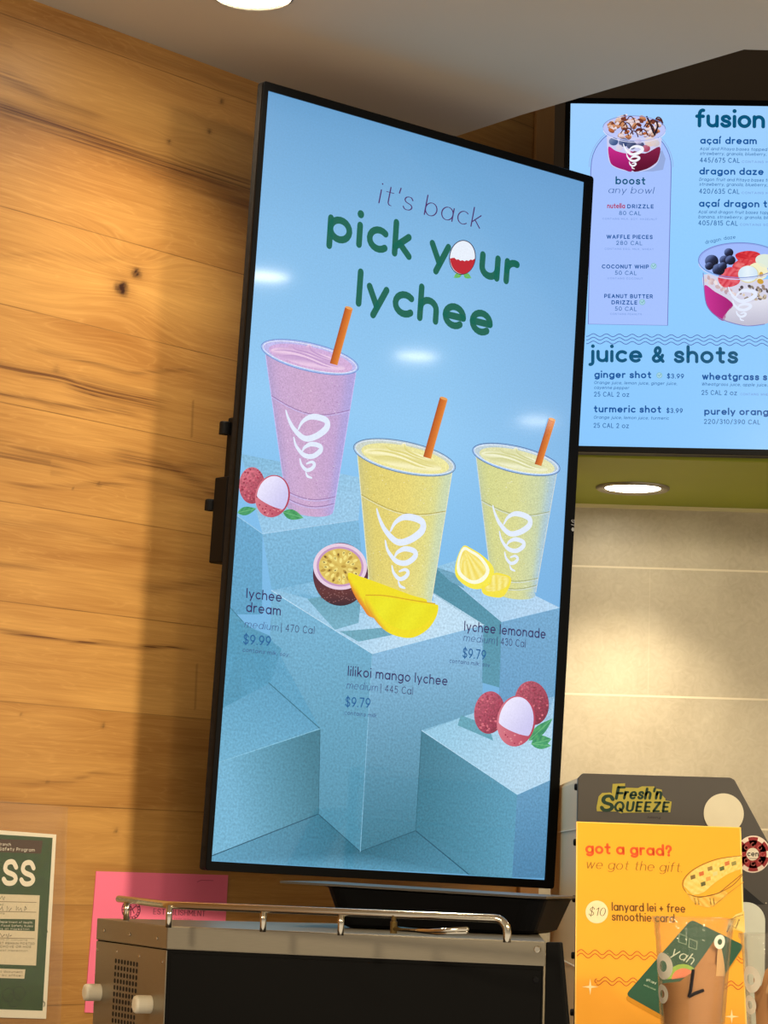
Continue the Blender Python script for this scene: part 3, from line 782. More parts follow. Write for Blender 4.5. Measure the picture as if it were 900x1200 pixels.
# --- iced drinks of the picture
def drink(label, rim, tilt, bodyL, bodyR, base, body, top, straw, sw_o, sw_x, sw_y, ridge, seed):
    cx, cy, rx, ry = rim
    A = Art(TV, 4)
    rnd = random.Random(seed)
    # shaped body between the two walls
    n = 16
    L = [(bodyL[0][0] + (bodyL[1][0] - bodyL[0][0]) * i / n, bodyL[0][1] + (bodyL[1][1] - bodyL[0][1]) * i / n) for i in range(n + 1)]
    Rr = [(bodyR[0][0] + (bodyR[1][0] - bodyR[0][0]) * i / n, bodyR[0][1] + (bodyR[1][1] - bodyR[0][1]) * i / n) for i in range(n + 1)]
    def bc(x, y):
        t = (y - bodyL[0][1]) / (bodyL[1][1] - bodyL[0][1]); t = max(0, min(1, t))
        xl = bodyL[0][0] + (bodyL[1][0] - bodyL[0][0]) * t; xr = bodyR[0][0] + (bodyR[1][0] - bodyR[0][0]) * t
        s = (x - xl) / max(1, xr - xl)
        return ramp(s, (0, body[0]), (.10, body[1]), (.5, body[2]), (.85, body[3]), (1, body[4]))
    A.loft(L, Rr, bc, 14)
    A.ell(*base, lambda x, y: bc(min(max(x, bodyL[1][0] + 1), bodyR[1][0] - 1), bodyL[1][1]), rot=tilt * .6, rings=2)
    # clear wall at both sides
    A.n += .00002
    A.line([bodyL[0], bodyL[1]], 1.2, body[5]); A.line([bodyR[0], bodyR[1]], 1.2, body[5])
    # rings pressed in the cup
    for (t0, bow) in ridge:
        p = [(bodyL[0][0] + (bodyL[1][0] - bodyL[0][0]) * t0, bodyL[0][1] + (bodyL[1][1] - bodyL[0][1]) * t0), (bodyR[0][0] + (bodyR[1][0] - bodyR[0][0]) * t0, bodyR[0][1] + (bodyR[1][1] - bodyR[0][1]) * t0)]
        q = [(p[0][0] + (p[1][0] - p[0][0]) * k / 10, p[0][1] + (p[1][1] - p[0][1]) * k / 10 + bow * math.sin(math.pi * k / 10)) for k in range(11)]
        A.line(q, .9, body[6], False); A.line([(x, y + 1.6) for x, y in q], .8, body[5], False)
    # rim: clear outer lip, blended drink inside
    A.n += .00003
    A.ell(cx, cy, rx, ry, top[0], tilt, 48, 2)
    A.n += .00002
    A.ell(cx, cy - .5, rx - 2.0, ry - 1.6, top[1], tilt, 48, 2)
    A.n += .00002
    A.ell(cx + 1, cy + 1.5, rx * .86, ry * .80, lambda x, y: lerp(top[2], top[3], .5 + (y - cy) / ry * .5 + .12 * math.sin(x * .5)), tilt, 48, 4)
    # soft peaked swirl of the drink
    main = A; A = Art(TV, 5, base=.00009)
    a_ = math.radians(tilt)
    def loc(u, v): return (cx + rx * u * math.cos(a_) - ry * v * math.sin(a_), cy + rx * u * math.sin(a_) + ry * v * math.cos(a_))
    hump = [(-.78, .22), (-.66, -.16), (-.50, -.30), (-.42, -.58), (-.34, -.44), (-.16, -.55), (-.06, -.92), (.02, -.62), (.20, -.42), (.44, -.30), (.62, -.05), (.74, .25), (.50, .55), (.1, .68), (-.35, .60)]
    def cream(x, y):
        q = (x - cx) * math.cos(a_) + (y - cy) * math.sin(a_); h = -(x - cx) * math.sin(a_) + (y - cy) * math.cos(a_)
        return lerp(top[4], top[5], .42 + .40 * math.sin(h / ry * 8.5 + q / rx * 3.2) + .10 * h / ry)
    A.fan(spline([loc(*p) for p in hump], 4, True), loc(0, .05), cream, 9)
    A.n += .00002
    for P_, c in (([(-.72, .10), (-.5, -.08), (-.2, -.12), (.1, .02), (.35, .2), (.6, .22)], top[5]), ([(-.55, .34), (-.3, .16), (0, .2), (.25, .36), (.45, .38)], top[5]), ([(-.42, -.5), (-.3, -.3), (-.05, -.28), (.2, -.14), (.5, -.02)], top[5]),
                  ([(-.66, .22), (-.4, .04), (-.1, .04), (.2, .2), (.5, .34)], top[4]), ([(-.06, -.85), (.0, -.5), (.18, -.3), (.4, -.2)], top[5])):
        L_ = spline([loc(*p) for p in P_], 5); m = len(L_)
        A.line(L_, [.4 + 2.0 * math.sin(math.pi * k / (m - 1)) for k in range(m)], c)
    A.build('cream_top_picture', PIC, screen, 'soft peaked top of the %s' % label)
    A = main
    # lip lines
    A.n = 5 * .00012 + .0002
    for dr, c, wd in ((0, top[6], .9), (2.4, (226, 236, 252), .8)):
        pts = []
        for i in range(49):
            th = 2 * math.pi * i / 48; ex, ey = (rx - dr) * math.cos(th), (ry - dr) * math.sin(th)
            pts.append((cx + ex * math.cos(a_) - ey * math.sin(a_), cy + ex * math.sin(a_) + ey * math.cos(a_)))
        pts[-1] = pts[0]
        A.line(pts, wd, c, False)
    # flecks
    A.n += .00002
    for i in range(150):
        t = rnd.uniform(.06, .97); s = rnd.uniform(.05, .95)
        x = (bodyL[0][0] + (bodyL[1][0] - bodyL[0][0]) * t) * (1 - s) + (bodyR[0][0] + (bodyR[1][0] - bodyR[0][0]) * t) * s
        y = (bodyL[0][1] + (bodyL[1][1] - bodyL[0][1]) * t) * (1 - s) + (bodyR[0][1] + (bodyR[1][1] - bodyR[0][1]) * t) * s + 10 * math.sin(math.pi * s) * (1 - t)
        if y < cy + ry * .9: continue
        A.ell(x, y, rnd.uniform(.35, .8), rnd.uniform(.35, .7), lerp(bc(x, y), body[7] if i % 2 else (246, 244, 246), rnd.uniform(.25, .6)), 0, 6)
    o = A.build('drink_picture', PICS, screen, label)
    # straw
    S = Art(TV, 7)
    d = np.array(straw[1]) - np.array(straw[0]); d = d / np.linalg.norm(d); nn = np.array((-d[1], d[0])) * straw[2] / 2
    b0, b1 = np.array(straw[0]), np.array(straw[1])
    def sc(x, y):
        k = (np.array((x, y)) - b0) @ nn / (straw[2] / 2) ** 2
        return ramp(k * .5 + .5, (0, (226, 140, 62)), (.3, (216, 116, 38)), (.75, (196, 98, 30)), (1, (160, 74, 26)))
    if nn[0] > 0: nn = -nn
    S.patch(b1 - nn * -1, b1 - nn, b0 - nn, b0 + nn, sc, 5, 2)
    S.n += .00002
    S.ell(b1[0], b1[1], straw[2] / 2, 1.6, (232, 160, 88), 18, 14)
    S.build('straw_picture', PIC, screen, 'orange straw in the %s' % label)
    W_ = Art(TV, 8)
    swirl(W_, sw_o, sw_x, sw_y, 6.4 * abs(sw_x[0]) / 48, (226, 236, 254))
    W_.build('swirl_emblem', PIC, screen, 'white looping emblem on the %s' % label)

pink = ((176, 158, 204), (200, 168, 208), (204, 168, 204), (196, 164, 208), (172, 164, 222), (196, 186, 238), (150, 118, 170), (136, 84, 136))
drink('pink drink picture', (362.6, 418.5, 58.5, 16.5), 13.2, ((311.0, 416), (336, 592)), ((416.8, 437), (390.5, 598)), (363, 596, 27.5, 9), pink,
      ((164, 190, 240), (190, 186, 236), (206, 172, 220), (216, 176, 216), (236, 204, 232), (196, 158, 206), (116, 146, 206)), ((390.5, 427), (408.5, 361), 9.2), (334.5, 481), (48.6, 0), (0, 79), ((.27, 13), (.90, 7), (.95, 7)), 3)
yel = ((204, 196, 130), (222, 206, 112), (230, 212, 116), (224, 218, 136), (200, 216, 184), (226, 226, 190), (176, 160, 84), (190, 150, 50))
drink('yellow drink picture', (473.6, 536, 61, 18.5), 12.0, ((418.6, 532), (433, 690)), ((529.5, 553), (505, 706)), (469, 696, 36, 10), yel,
      ((164, 196, 226), (204, 212, 200), (232, 226, 156), (240, 232, 158), (250, 244, 196), (222, 212, 130), (96, 122, 160)), ((500, 536.5), (519.5, 467), 9.4), (441, 596.5), (54.5, 1), (-1, 92), ((.30, 12),), 5)
lem = ((192, 202, 160), (212, 214, 142), (216, 216, 146), (202, 212, 168), (166, 198, 220), (204, 216, 214), (160, 166, 122), (188, 172, 84))
drink('pale lemon drink picture', (604.5, 538.5, 52.5, 15.5), 13.0, ((557.6, 535), (577, 694)), ((652, 555), (627.5, 694)), (602, 694, 25.5, 8), lem,
      ((156, 194, 240), (190, 208, 218), (222, 222, 172), (230, 228, 176), (242, 242, 208), (210, 210, 150), (84, 112, 160)), ((630, 545), (646.5, 491.5), 8.2), (577, 592.5), (44, 4), (-1.5, 74), ((.32, 10), (.88, 5), (.94, 5)), 9)

# --- fruit of the picture
def leaf(A, a, b, wd, c):
    a = np.array(a, float); b = np.array(b, float); d = b - a; n = np.array((-d[1], d[0])) / np.linalg.norm(d)
    L = [a + d * t for t in np.linspace(0, 1, 9)]
    hw = [wd * math.sin(math.pi * t ** .8) for t in np.linspace(0, 1, 9)]
    A.loft([p + n * h for p, h in zip(L, hw)], [p - n * h for p, h in zip(L, hw)], lambda x, y: lerp(c, (90, 176, 110), .5 + .5 * math.sin(x * 1.3 + y)), 4)
    A.n += .00001; A.line([tuple(p) for p in L], .7, (110, 190, 130)); A.n -= .00001
def lychee(cx, cy, rx, ry, rot=0, base=(160, 56, 80), lite=(212, 116, 130), layer=8):
    A = Art(TV, layer); rnd = random.Random(int(cx))
    A.ell(cx, cy, rx, ry, lambda x, y: lerp(lite, base, ((x - cx) / rx * .45 + (y - cy) / ry * .6 + .9) / 1.7), rot, 40, 6)
    A.n += .00001
    for i in range(60):
        r_ = math.sqrt(rnd.random()) * .93; t = rnd.uniform(0, 6.28)
        A.ell(cx + rx * r_ * math.cos(t), cy + ry * r_ * math.sin(t), rnd.uniform(.8, 1.7), rnd.uniform(.7, 1.4), (158, 52, 76) if i % 2 else (206, 104, 118), 0, 6)
    return A
def peeled(A, cx, cy, rx, ry, rot, layer):
    A.n = layer * .00012 + .0003
    A.ell(cx, cy, rx, ry, lambda x, y: lerp((214, 120, 134), (176, 58, 84), ((x - cx) / rx * .5 + .5)), rot, 40, 5)
    A.n += .00002
    rnd = random.Random(int(cy))
    for i in range(46):
        r_ = math.sqrt(rnd.random()) * .92; t = rnd.uniform(0, 6.28)
        A.ell(cx + rx * r_ * math.cos(t), cy + ry * r_ * math.sin(t), rnd.uniform(.7, 1.5), rnd.uniform(.7, 1.3), (156, 44, 70) if i % 2 else (226, 140, 146), 0, 6)
    A.n += .00002
    a_ = math.radians(rot); pts = []
    for i in range(40):
        t = 2 * math.pi * i / 40; ex, ey = rx * .9 * math.cos(t), ry * .95 * math.sin(t)
        lim = ry * (.34 + .22 * ex / rx)
        if ey > lim: ey = lim + (ey - lim) * .18
        pts.append((cx + ex * math.cos(a_) - ey * math.sin(a_), cy + ex * math.sin(a_) + ey * math.cos(a_)))
    c0 = (cx + ry * .2 * math.sin(a_), cy - ry * .2)
    A.fan(pts, c0, lambda x, y: lerp((236, 232, 254), (204, 200, 240), ((x - cx) / rx + (y - cy) / ry) * .5 + .6), 4)
A = Art(TV, 7)
leaf(A, (clipL(600) + .5, 601), (300, 596), 5, (40, 130, 90)); A.build('leaf_picture', PIC, screen, 'green leaf under the whole lychee at left'); A = Art(TV, 7); leaf(A, (331, 600), (355, 607), 6, (50, 140, 84))
A.build('leaf_picture', PIC, screen, 'green leaf between the peeled lychee and the pink drink')
A = lychee(294.8, 569, 15.2, 21.5, 0); A.build('lychee_picture', PICF, screen, 'whole lychee left of the pink drink')
A = Art(TV, 9); peeled(A, 318.6, 581.5, 20.2, 25, 12, 9); A.build('lychee_picture', PIC, screen, 'peeled lychee left of the pink drink')
A = Art(TV, 7); leaf(A, (619, 868), (clipR(842) - 1, 842), 6, (36, 128, 92)); leaf(A, (622, 872), (clipR(868) - 1, 866), 8, (36, 128, 92)); leaf(A, (624, 872), (clipR(876) - 1, 874), 5, (60, 150, 110))
A.build('leaf_picture', PIC, screen, 'green leaves beside the lychees at lower right')
A = lychee(622.6, 824, 20, 26, -8, (134, 42, 66), (186, 88, 106), 8); A.build('lychee_picture', PICF, screen, 'whole lychee at lower right, rear')
A = lychee(573, 835, 18, 25, 6, (144, 46, 72), (192, 92, 112), 9); A.build('lychee_picture', PICF, screen, 'whole lychee at lower right, left of the peeled one')
A = Art(TV, 10); peeled(A, 604, 845, 22.5, 30, 8, 10); A.build('lychee_picture', PIC, screen, 'peeled lychee at lower right')

# passion fruit half
A = Art(TV, 8)
A.ell(398.5, 673, 32.3, 37, lambda x, y: ramp((y - 636) / 74, (0, (110, 60, 100)), (.5, (84, 36, 62)), (.8, (96, 44, 44)), (1, (52, 22, 40))), 0, 48, 5)
A.n += .00003
for i in range(50):
    rnd = random.Random(i); A.ell(398.5 + rnd.uniform(-24, 24), 690 + rnd.uniform(-2, 16), .9, .7, (130, 84, 84), 0, 6)
A.n += .00003; A.ell(398, 664, 31.5, 27.2, (232, 206, 226), 4, 48); A.n += .00002; A.ell(398, 664, 27.5, 23.5, (196, 150, 190), 4, 48)
A.n += .00002; A.ell(398, 664, 25, 21, lambda x, y: lerp((206, 172, 74), (232, 206, 110), .5 + .5 * math.sin(x * .7) * math.sin(y * .8)), 4, 40, 5)
A.n += .00002
for i in range(34):
    t = i * 2.4; r_ = .18 + .76 * math.sqrt(i / 34)
    x, y = 398 + 23 * r_ * math.cos(t), 664 + 19.5 * r_ * math.sin(t)
    A.ell(x, y, 3.1, 1.7, (244, 226, 130) if i % 3 else (186, 150, 60), math.degrees(t), 10)
    if i % 2: A.ell(x + .6 * math.cos(t), y + .6 * math.sin(t), 1.5, 1.0, (70, 46, 36), math.degrees(t), 8)
A.build('passion_fruit_picture', PIC, screen, 'cut passion fruit with yellow seeds')

# mango slices
A = Art(TV, 10)
A.fan(spline([(407, 672), (412, 692), (424, 712), (436, 724), (470, 722), (500, 705), (480, 697), (440, 682), (420, 675)], 4, True), (440, 700), lambda x, y: lerp((222, 124, 40), (240, 222, 22), ((x - 408) * .9 - (y - 672) * .62 + 9) / 6), 6)
A.n += .00006
A.fan(spline([(427, 698), (430, 712), (440, 728), (452, 740), (468, 746.5), (484, 747), (500, 738), (510, 724), (513, 711), (508, 708), (480, 704), (450, 699)], 4, True), (470, 720), lambda x, y: lerp((218, 118, 44), (240, 222, 22), ((x - 427) * .9 - (y - 698) * .62 + 9) / 7), 6)
A.n += .00003
A.fan(spline([(432, 699), (438, 712), (452, 729), (472, 738), (492, 735), (506, 722), (509, 711), (480, 706), (450, 700)], 4, True), (472, 717), lambda x, y: lerp((238, 232, 30), (232, 220, 14), .5 + .4 * math.sin(x * .16 + y * .1)), 4)
A.n += .00003; A.line(spline([(428, 697.5), (450, 698), (480, 703), (509, 707.5)], 4), 1.3, (216, 170, 24))
A.build('mango_picture', PIC, screen, 'two mango slices before the yellow drink')

# lemon wedges
A = Art(TV, 9)
A.fan(spline([(542, 640), (534, 658), (534, 676), (550, 689), (566, 689), (577, 676), (577, 664), (566, 652), (552, 643)], 4, True), (555, 668), (246, 232, 74), 2)
A.n += .00003; A.fan(spline([(542, 641.5), (535, 659), (537, 674), (552, 684), (566, 681), (573, 668), (564, 653), (552, 645)], 4, True), (553, 666), (250, 250, 222), 2)
A.n += .00003; A.fan(spline([(543, 645), (538, 659), (540, 671), (552, 680), (563, 677), (569, 668), (561, 655), (551, 648)], 4, True), (553, 665), lambda x, y: lerp((240, 216, 92), (250, 238, 150), .5 + .5 * math.sin(math.atan2(y - 642, x - 543) * 26)), 8)
A.n += .00003
A.fan(spline([(578, 672), (590, 673), (598, 677), (597, 686), (589, 699), (578, 700), (566, 696), (564, 688), (572, 684)], 4, True), (582, 687), (244, 226, 64), 2)
A.n += .00003; A.fan(spline([(577, 674), (590, 675), (596, 678), (594, 686), (584, 692), (572, 693), (567, 689), (574, 684)], 4, True), (582, 684), lambda x, y: lerp((250, 240, 150), (238, 214, 84), .5 + .5 * math.sin(x * .9)), 4)
A.build('lemon_picture', PIC, screen, 'two lemon wedges before the pale lemon drink')

# --- lettering of the picture
GREEN = (14, 100, 84); PURP = (74, 42, 104); NAVY = (44, 34, 92); GREY = (58, 84, 134); PRI = (22, 92, 148)
A = Art(TV, 3)
A.text("it's back", (443.0, 238.3), (562.3, 268.6), 17.5, PURP, .10, .16, .55, .34)
A.build('headline_lettering', PIC, screen, "purple headline line: it's back")
A = Art(TV, 3)
A.text('pick y', (382.5, 281.5), (527, 316.5), 31.5, GREEN, .27, 0, 0, .27)
A.text('ur', (560.5, 324.5), (607.0, 337.0), 31.5, GREEN, .27, 0, 0, .27)
A.text('lychee', (416.3, 358.8), (576.3, 396.2), 31.5, GREEN, .27, 0, 0, .24)
A.build('headline_lettering', PIC, screen, 'green headline: pick your lychee')
# the o of the headline is a half peeled lychee
A = Art(TV, 3)
leaf(A, (541, 320), (531.5, 325.5), 3.2, (120, 190, 70)); leaf(A, (543, 321), (552, 326), 3.2, (120, 190, 70))
A.n += .00003; A.ell(541.7, 301.7, 15.6, 20.4, (52, 40, 70), 6, 40)
A.n += .00003; A.ell(541.7, 301.7, 14.6, 19.4, (232, 240, 252), 6, 40)
A.n += .00003
pts = [(541.7 + 14.6 * math.cos(t), 301.7 + 19.4 * math.sin(t)) for t in np.linspace(math.radians(4), math.radians(176), 24)]
pts += [(541.7 - 14.2 + 28.4 * k / 12, 301.4 + 1.2 * (k % 2) + 3.5 * math.sin(math.pi * k / 12) + (k - 6) * .25) for k in range(1, 12)]
A.fan(pts, (541.7, 312), (190, 34, 50), 1)
A.build('lychee_picture', PIC, screen, 'half peeled lychee standing in for the o of the headline')
A = Art(TV, 12)
A.text('lychee', (287.7, 701), (329, 705.6), 8.4, NAVY, .18); A.text('dream', (287.4, 717), (328, 721.6), 8.4, NAVY, .18)
A.text('medium', (285.3, 735.2), (325, 739.6), 6.4, GREY, .125, .2, .4); A.text('| 470 Cal', (328, 739.7), (367.4, 743), 6.4, NAVY, .12)
A.text('$9.99', (284, 754.5), (316.4, 757.2), 8.6, PRI, .17, 0, 0, .24); A.text('contains milk, soy', (283.3, 763.6), (337, 769.4), 3.5, GREY, .17, .2)
A.build('menu_lettering', PIC, screen, 'name and price of the lychee dream')
A = Art(TV, 12)
A.text('lychee lemonade', (543, 739.4), (638.4, 748.6), 8.4, NAVY, .18)
A.text('medium', (542, 751.2), (578.5, 755), 6.4, GREY, .125, .2, .4); A.text('| 430 Cal', (581, 755.4), (615, 758.8), 6.4, NAVY, .12)
A.text('$9.79', (541, 770.6), (568.4, 773.4), 8.6, PRI, .17, 0, 0, .24); A.text('contains milk, soy', (525.5, 776.6), (573, 781.6), 3.5, GREY, .17, .2)
A.build('menu_lettering', PIC, screen, 'name and price of the lychee lemonade')
A = Art(TV, 12)
A.text('lilikoi mango lychee', (406.5, 792), (523.4, 803.6), 8.4, NAVY, .18)
A.text('medium', (405, 807), (441.5, 810.2), 6.4, GREY, .125, .2, .4); A.text('| 445 Cal', (444.5, 810.6), (483, 814.2), 6.4, NAVY, .12)
A.text('$9.79', (403.6, 828), (433, 829.6), 8.6, PRI, .17, 0, 0, .24); A.text('contains milk', (402.4, 837.2), (440, 841), 3.5, GREY, .17, .2)
A.build('menu_lettering', PIC, screen, 'name and price of the lilikoi mango lychee')

# --- hinged wall bracket behind the tall screen
br = thing('wall_bracket', 'black hinged wall bracket showing at the left edge of the tall screen', 'bracket', Matrix.Identity(4))
def tvbox(u0, u1, v0, v1, n0, n1, bev=.002):
    b = bmesh.new(); box(b, u0, u1, v0, v1, n0, n1, bev); b.transform(TV.mat()); return b
def lv(px, py): return TV.uv(px, py, -.05)
y1, y2, y3, y4 = lv(270, 500)[1], lv(262, 560)[1], lv(256, 590)[1], lv(252, 660)[1]
ue = -TW / 2
bm = tvbox(ue + .01, ue + .05, y3, y1 + .01, -.048, -.012)
bm2 = tvbox(ue + .004, ue + .03, y4, y2, -.058, -.030); me_ = bpy.data.meshes.new('t'); bm2.to_mesh(me_); bm2.free(); bm.from_mesh(me_); bpy.data.meshes.remove(me_)
obj('side_rail', bm, M_BLK, br)
bm = bmesh.new(); p0 = TV.world(ue + .004, y1 - .012, -.044); cyl_at(bm, p0, TV.V, .007, .016, 18, .002); obj('hinge_pin', bm, M_BLK, br)
bm = bmesh.new(); p0 = TV.world(ue + .006, y3 - .008, -.066); cyl_at(bm, p0, TV.V, .007, .014, 18, .002); obj('hinge_pin', bm, M_BLK, br)
bm = bmesh.new()
pa = Vector(TV.world(ue + .20, -.02, -.066)); pwu = WF.uv(380, 600)[0]; pb = Vector(WF.world(pwu, pa.z, .012))
dirv = (pb - pa)
b2 = bmesh.new(); tube(b2, [pa, pa + dirv * .5 + Vector((0, 0, 0)), pb], .012, 12); me_ = bpy.data.meshes.new('t'); b2.to_mesh(me_); b2.free(); bm.from_mesh(me_); bpy.data.meshes.remove(me_)
obj('swing_arm', bm, M_BLK, br)
bm = bmesh.new(); box(bm, pwu - .06, pwu + .06, pa.z - .10, pa.z + .10, .0005, .012, .002); bm.transform(WF.mat()); obj('wall_plate', bm, M_BLK, br)

# ================================================================== THE MENU SCREEN
ya = 3.415
mTL = hy(668.7, 121.3, ya); mTR = hy(900, 124.6, ya - .012); mBL = hy(663.0, 522.3, ya + .004)
MF = Frame(mTL, mTR - mTL, mTL - mBL)
mh = np.linalg.norm(mTL - mBL); mw = mh * 16 / 9
mm = MF.mat() @ Matrix.Translation((mw / 2, -mh / 2, 0))
MU = Frame(MF.world(mw / 2, -mh / 2), MF.U, MF.V)
mn = thing('television', 'wide blue menu screen over the green soffit listing fusion bowls, juice and shots', 'screen', Matrix(MU.mat()))
obj('bezel', frame_bm(mw, mh, .0075, .0085, -.008, .002), M_BEZ, mn)
bm = bmesh.new(); prism(bm, rrect(mw + .014, mh + .016, .004, 4), -.030, -.0081, .001); obj('rear_housing', bm, M_BLK, mn)
def menu_bg(x, y): return ramp((x - 668) / 240, (0, (152, 204, 254)), (.5, (148, 206, 255)), (1, (142, 206, 255)))
A = Art(MU, 0)
q = [proj(MU.world(*c)) for c in ((-mw / 2, mh / 2), (mw / 2, mh / 2), (mw / 2, -mh / 2), (-mw / 2, -mh / 2))]
A.patch(*q, lambda x, y: ramp((y - 121) / 400, (0, (160, 208, 255)), (.4, (146, 206, 255)), (1, (138, 200, 255))), 8, 8)
PICM = attr_mat('lit_menu_picture', True, .012, 300, .2, .15)
ms = A.build('screen', PICM, mn, 'lit pale blue menu face')
TEAL = (2, 84, 122); MBL = (10, 84, 156); MGR = (48, 104, 166); MLT = (116, 150, 216); MLI = (92, 104, 186)
# arched promotion panel
A = Art(MU, 1)
def arch(o):
    return ([(692.6 - .3 + o, 200)] + [(739.6 - (47 - o) * math.cos(math.radians(t)), 196 - (47 - o) * math.sin(math.radians(t))) for t in range(0, 181, 9)] +
            [(782.3 - o, 381.4 - o), (689.4 + o, 379.8 - o)])
A.fan(arch(0), (737, 280), (166, 194, 255), 1); A.n += .00003
A.line(arch(0) + [arch(0)[0]], .9, (110, 120, 196), False)
A.line(arch(-2.2)[1:22], .6, (150, 170, 232), False)
A.build('arched_panel', PICM, ms, 'lilac arched panel of extras')

def bowl(layer, rim, left, bot, lip, name_lab):
    A = Art(MU, layer); return A
# first bowl
A = Art(MU, 3)
A.fan([(777, 199), (780, 186), (776, 176), (770, 180), (752, 201), (765, 201)], (770, 192), (150, 172, 222))
A.n += .00002
A.ell(743.3, 150.5, 36.6, 14.6, (190, 200, 250), 2, 48)
A.n += .00002
body = [(711, 160), (712, 178), (714, 190), (720, 196), (731, 200), (745, 201.5), (758, 199.5), (767, 195), (772, 188), (774, 176), (775.5, 162)]
A.fan(spline(body, 4), (743, 178), (206, 208, 244), 2)
A.n += .00002
A.fan(spline([(713, 172), (722, 177), (735, 180), (741, 178), (741, 200), (731, 199), (719, 194.5), (714.5, 188)], 4, True), (729, 187), lambda x, y: lerp((204, 44, 140), (150, 22, 100), (y - 172) / 28), 4)
A.fan(spline([(741, 178), (756, 180), (773, 172), (771.5, 187), (765, 194), (755, 199), (741, 200)], 4, True), (756, 188), lambda x, y: lerp((132, 30, 70), (92, 12, 44), (y - 174) / 24), 4)
A.n += .00002
for x, y, r_, c in ((719, 166, 5.5, (58, 84, 134)), (731, 167, 6, (44, 62, 110)), (740, 170, 6, (36, 50, 92)), (726, 173, 4, (214, 206, 226)), (750, 170, 5, (58, 66, 108)), (762, 166, 7, (226, 200, 190)), (757, 174, 5, (170, 60, 90)), (768, 168, 5, (206, 196, 200)), (748, 166, 4, (196, 180, 220)), (736, 177, 3, (224, 200, 220))):
    A.ell(x, y, r_, r_ * .85, lambda X, Y, c=c, x=x, y=y, r_=r_: lerp(lerp(c, (235, 235, 250), .35), c, .5 + ((X - x) + (Y - y)) / r_ * .5), 0, 16, 2)
A.n += .00002
rnd = random.Random(4)
pcs = []
for i in range(64):
    t = rnd.uniform(0, 1); x = 714 + 58 * t; top_ = 134 + 9 * abs(t - .5) + 3 * math.sin(t * 17); bot_ = 162 - 10 * abs(t - .5) ** 1.2
    pcs.append((rnd.uniform(top_ + 2, bot_), x))
for y, x in sorted(pcs):
    r_ = rnd.uniform(2.6, 4.6); c = rnd.choice([(232, 214, 220), (226, 190, 170), (240, 226, 232), (206, 140, 96), (190, 108, 62), (228, 200, 196), (120, 60, 46)])
    A.ell(x, y, r_, r_ * .62, lambda X, Y, c=c, x=x, y=y, r_=r_: lerp(c, (110, 56, 40), max(0, (Y - y) / r_ + .1)), rnd.uniform(-80, 40), 12, 2); A.n += .0000015
for i in range(15):
    x = 714 + rnd.uniform(0, 54); y = 138 + rnd.uniform(2, 20)
    A.line(spline([(x, y), (x + 3, y - 4), (x + 7, y - 2), (x + 9, y + 3)], 3), rnd.uniform(.8, 1.5), (78, 36, 34))
A.line([(769, 141), (771, 148), (767, 158)], 2.2, (34, 28, 44)); A.line([(758, 137), (763, 148), (766, 156)], 2.0, (44, 34, 44))
A.n += .00004
pts = [(743.3 + 36.6 * math.cos(t) - 0, 150.5 + 14.6 * math.sin(t) + 36.6 * math.cos(t) * .03) for t in np.linspace(0, 2 * math.pi, 49)]; pts[-1] = pts[0]
A.line(pts[0:25], 1.0, (182, 190, 240), False); A.line(pts[24:], .7, (124, 140, 200), False)
A.line([(x, y + 1.8) for x, y in pts[1:24]], .8, (220, 222, 250), False)
A.build('bowl_picture', PICM, ms, 'bowl with caramel nut topping above the arched panel')
A = Art(MU, 8); swirl(A, (730.4, 168.8), (22.5, .3), (-1, 29), 2.9, (244, 246, 255)); A.build('swirl_emblem', PICM, ms, 'white looping emblem on the nut topped bowl')

# second bowl
A = Art(MU, 3)
cx2, cy2, rx2, ry2 = 867, 305, 48.5, 20.5
A.ell(cx2, cy2, rx2, ry2, (160, 186, 252), 2, 56)
A.n += .00002
A.fan(spline([(824.5, 322), (826, 345), (828, 358), (836, 368), (852, 376), (874, 381.5), (890, 381), (902, 376), (908, 360), (910, 330), (880, 328), (850, 326)], 4, True), (868, 350), (214, 212, 232), 2)
A.n += .00002
A.fan(spline([(826, 334), (838, 342), (852, 350), (859, 358), (852, 366), (848, 376), (838, 370), (829, 360), (826.5, 348)], 4, True), (840, 356), lambda x, y: lerp((206, 52, 150), (164, 24, 116), (x - 824) / 32), 4)
A.fan(spline([(848, 376), (852, 366), (860, 358), (880, 354), (906, 350), (906, 372), (896, 380), (874, 381)], 4, True), (880, 368), lambda x, y: lerp((226, 226, 240), (188, 186, 206), (y - 352) / 30), 3)
A.n += .00002
rnd = random.Random(8)
for i in range(26):
    t = i / 25; A.ell(828 + 34 * t + rnd.uniform(-2, 2), 326 + 24 * t + rnd.uniform(-4, 3), rnd.uniform(1.8, 3.2), rnd.uniform(1.4, 2.4), rnd.choice([(226, 206, 206), (206, 178, 182), (240, 226, 226), (190, 160, 170)]), rnd.uniform(0, 90), 10)
for i in range(44):
    A.ell(rnd.uniform(866, 905), rnd.uniform(334, 351), rnd.uniform(1.5, 2.8), rnd.uniform(1.2, 2.2), rnd.choice([(110, 96, 96), (150, 130, 120), (196, 180, 160), (86, 76, 84), (222, 206, 180)]), rnd.uniform(0, 90), 9)
A.n += .00002
def shp(pts, c, d):
    cx = sum(p[0] for p in pts) / len(pts); cy = sum(p[1] for p in pts) / len(pts)
    A.fan(spline(pts, 4, True), (cx, cy), lambda X, Y: lerp(c, d, .5 + .5 * math.sin(X * .9 + Y * .7)), 3)
shp([(843, 322), (854, 313), (866, 318), (866, 332), (850, 337), (842, 330)], (206, 48, 66), (236, 110, 122))
shp([(862, 298), (876, 294), (890, 297), (893, 308), (880, 312), (866, 306)], (196, 28, 44), (230, 70, 74))
shp([(858, 312), (868, 304), (884, 306), (888, 312), (876, 320), (864, 320)], (204, 34, 50), (240, 130, 130))
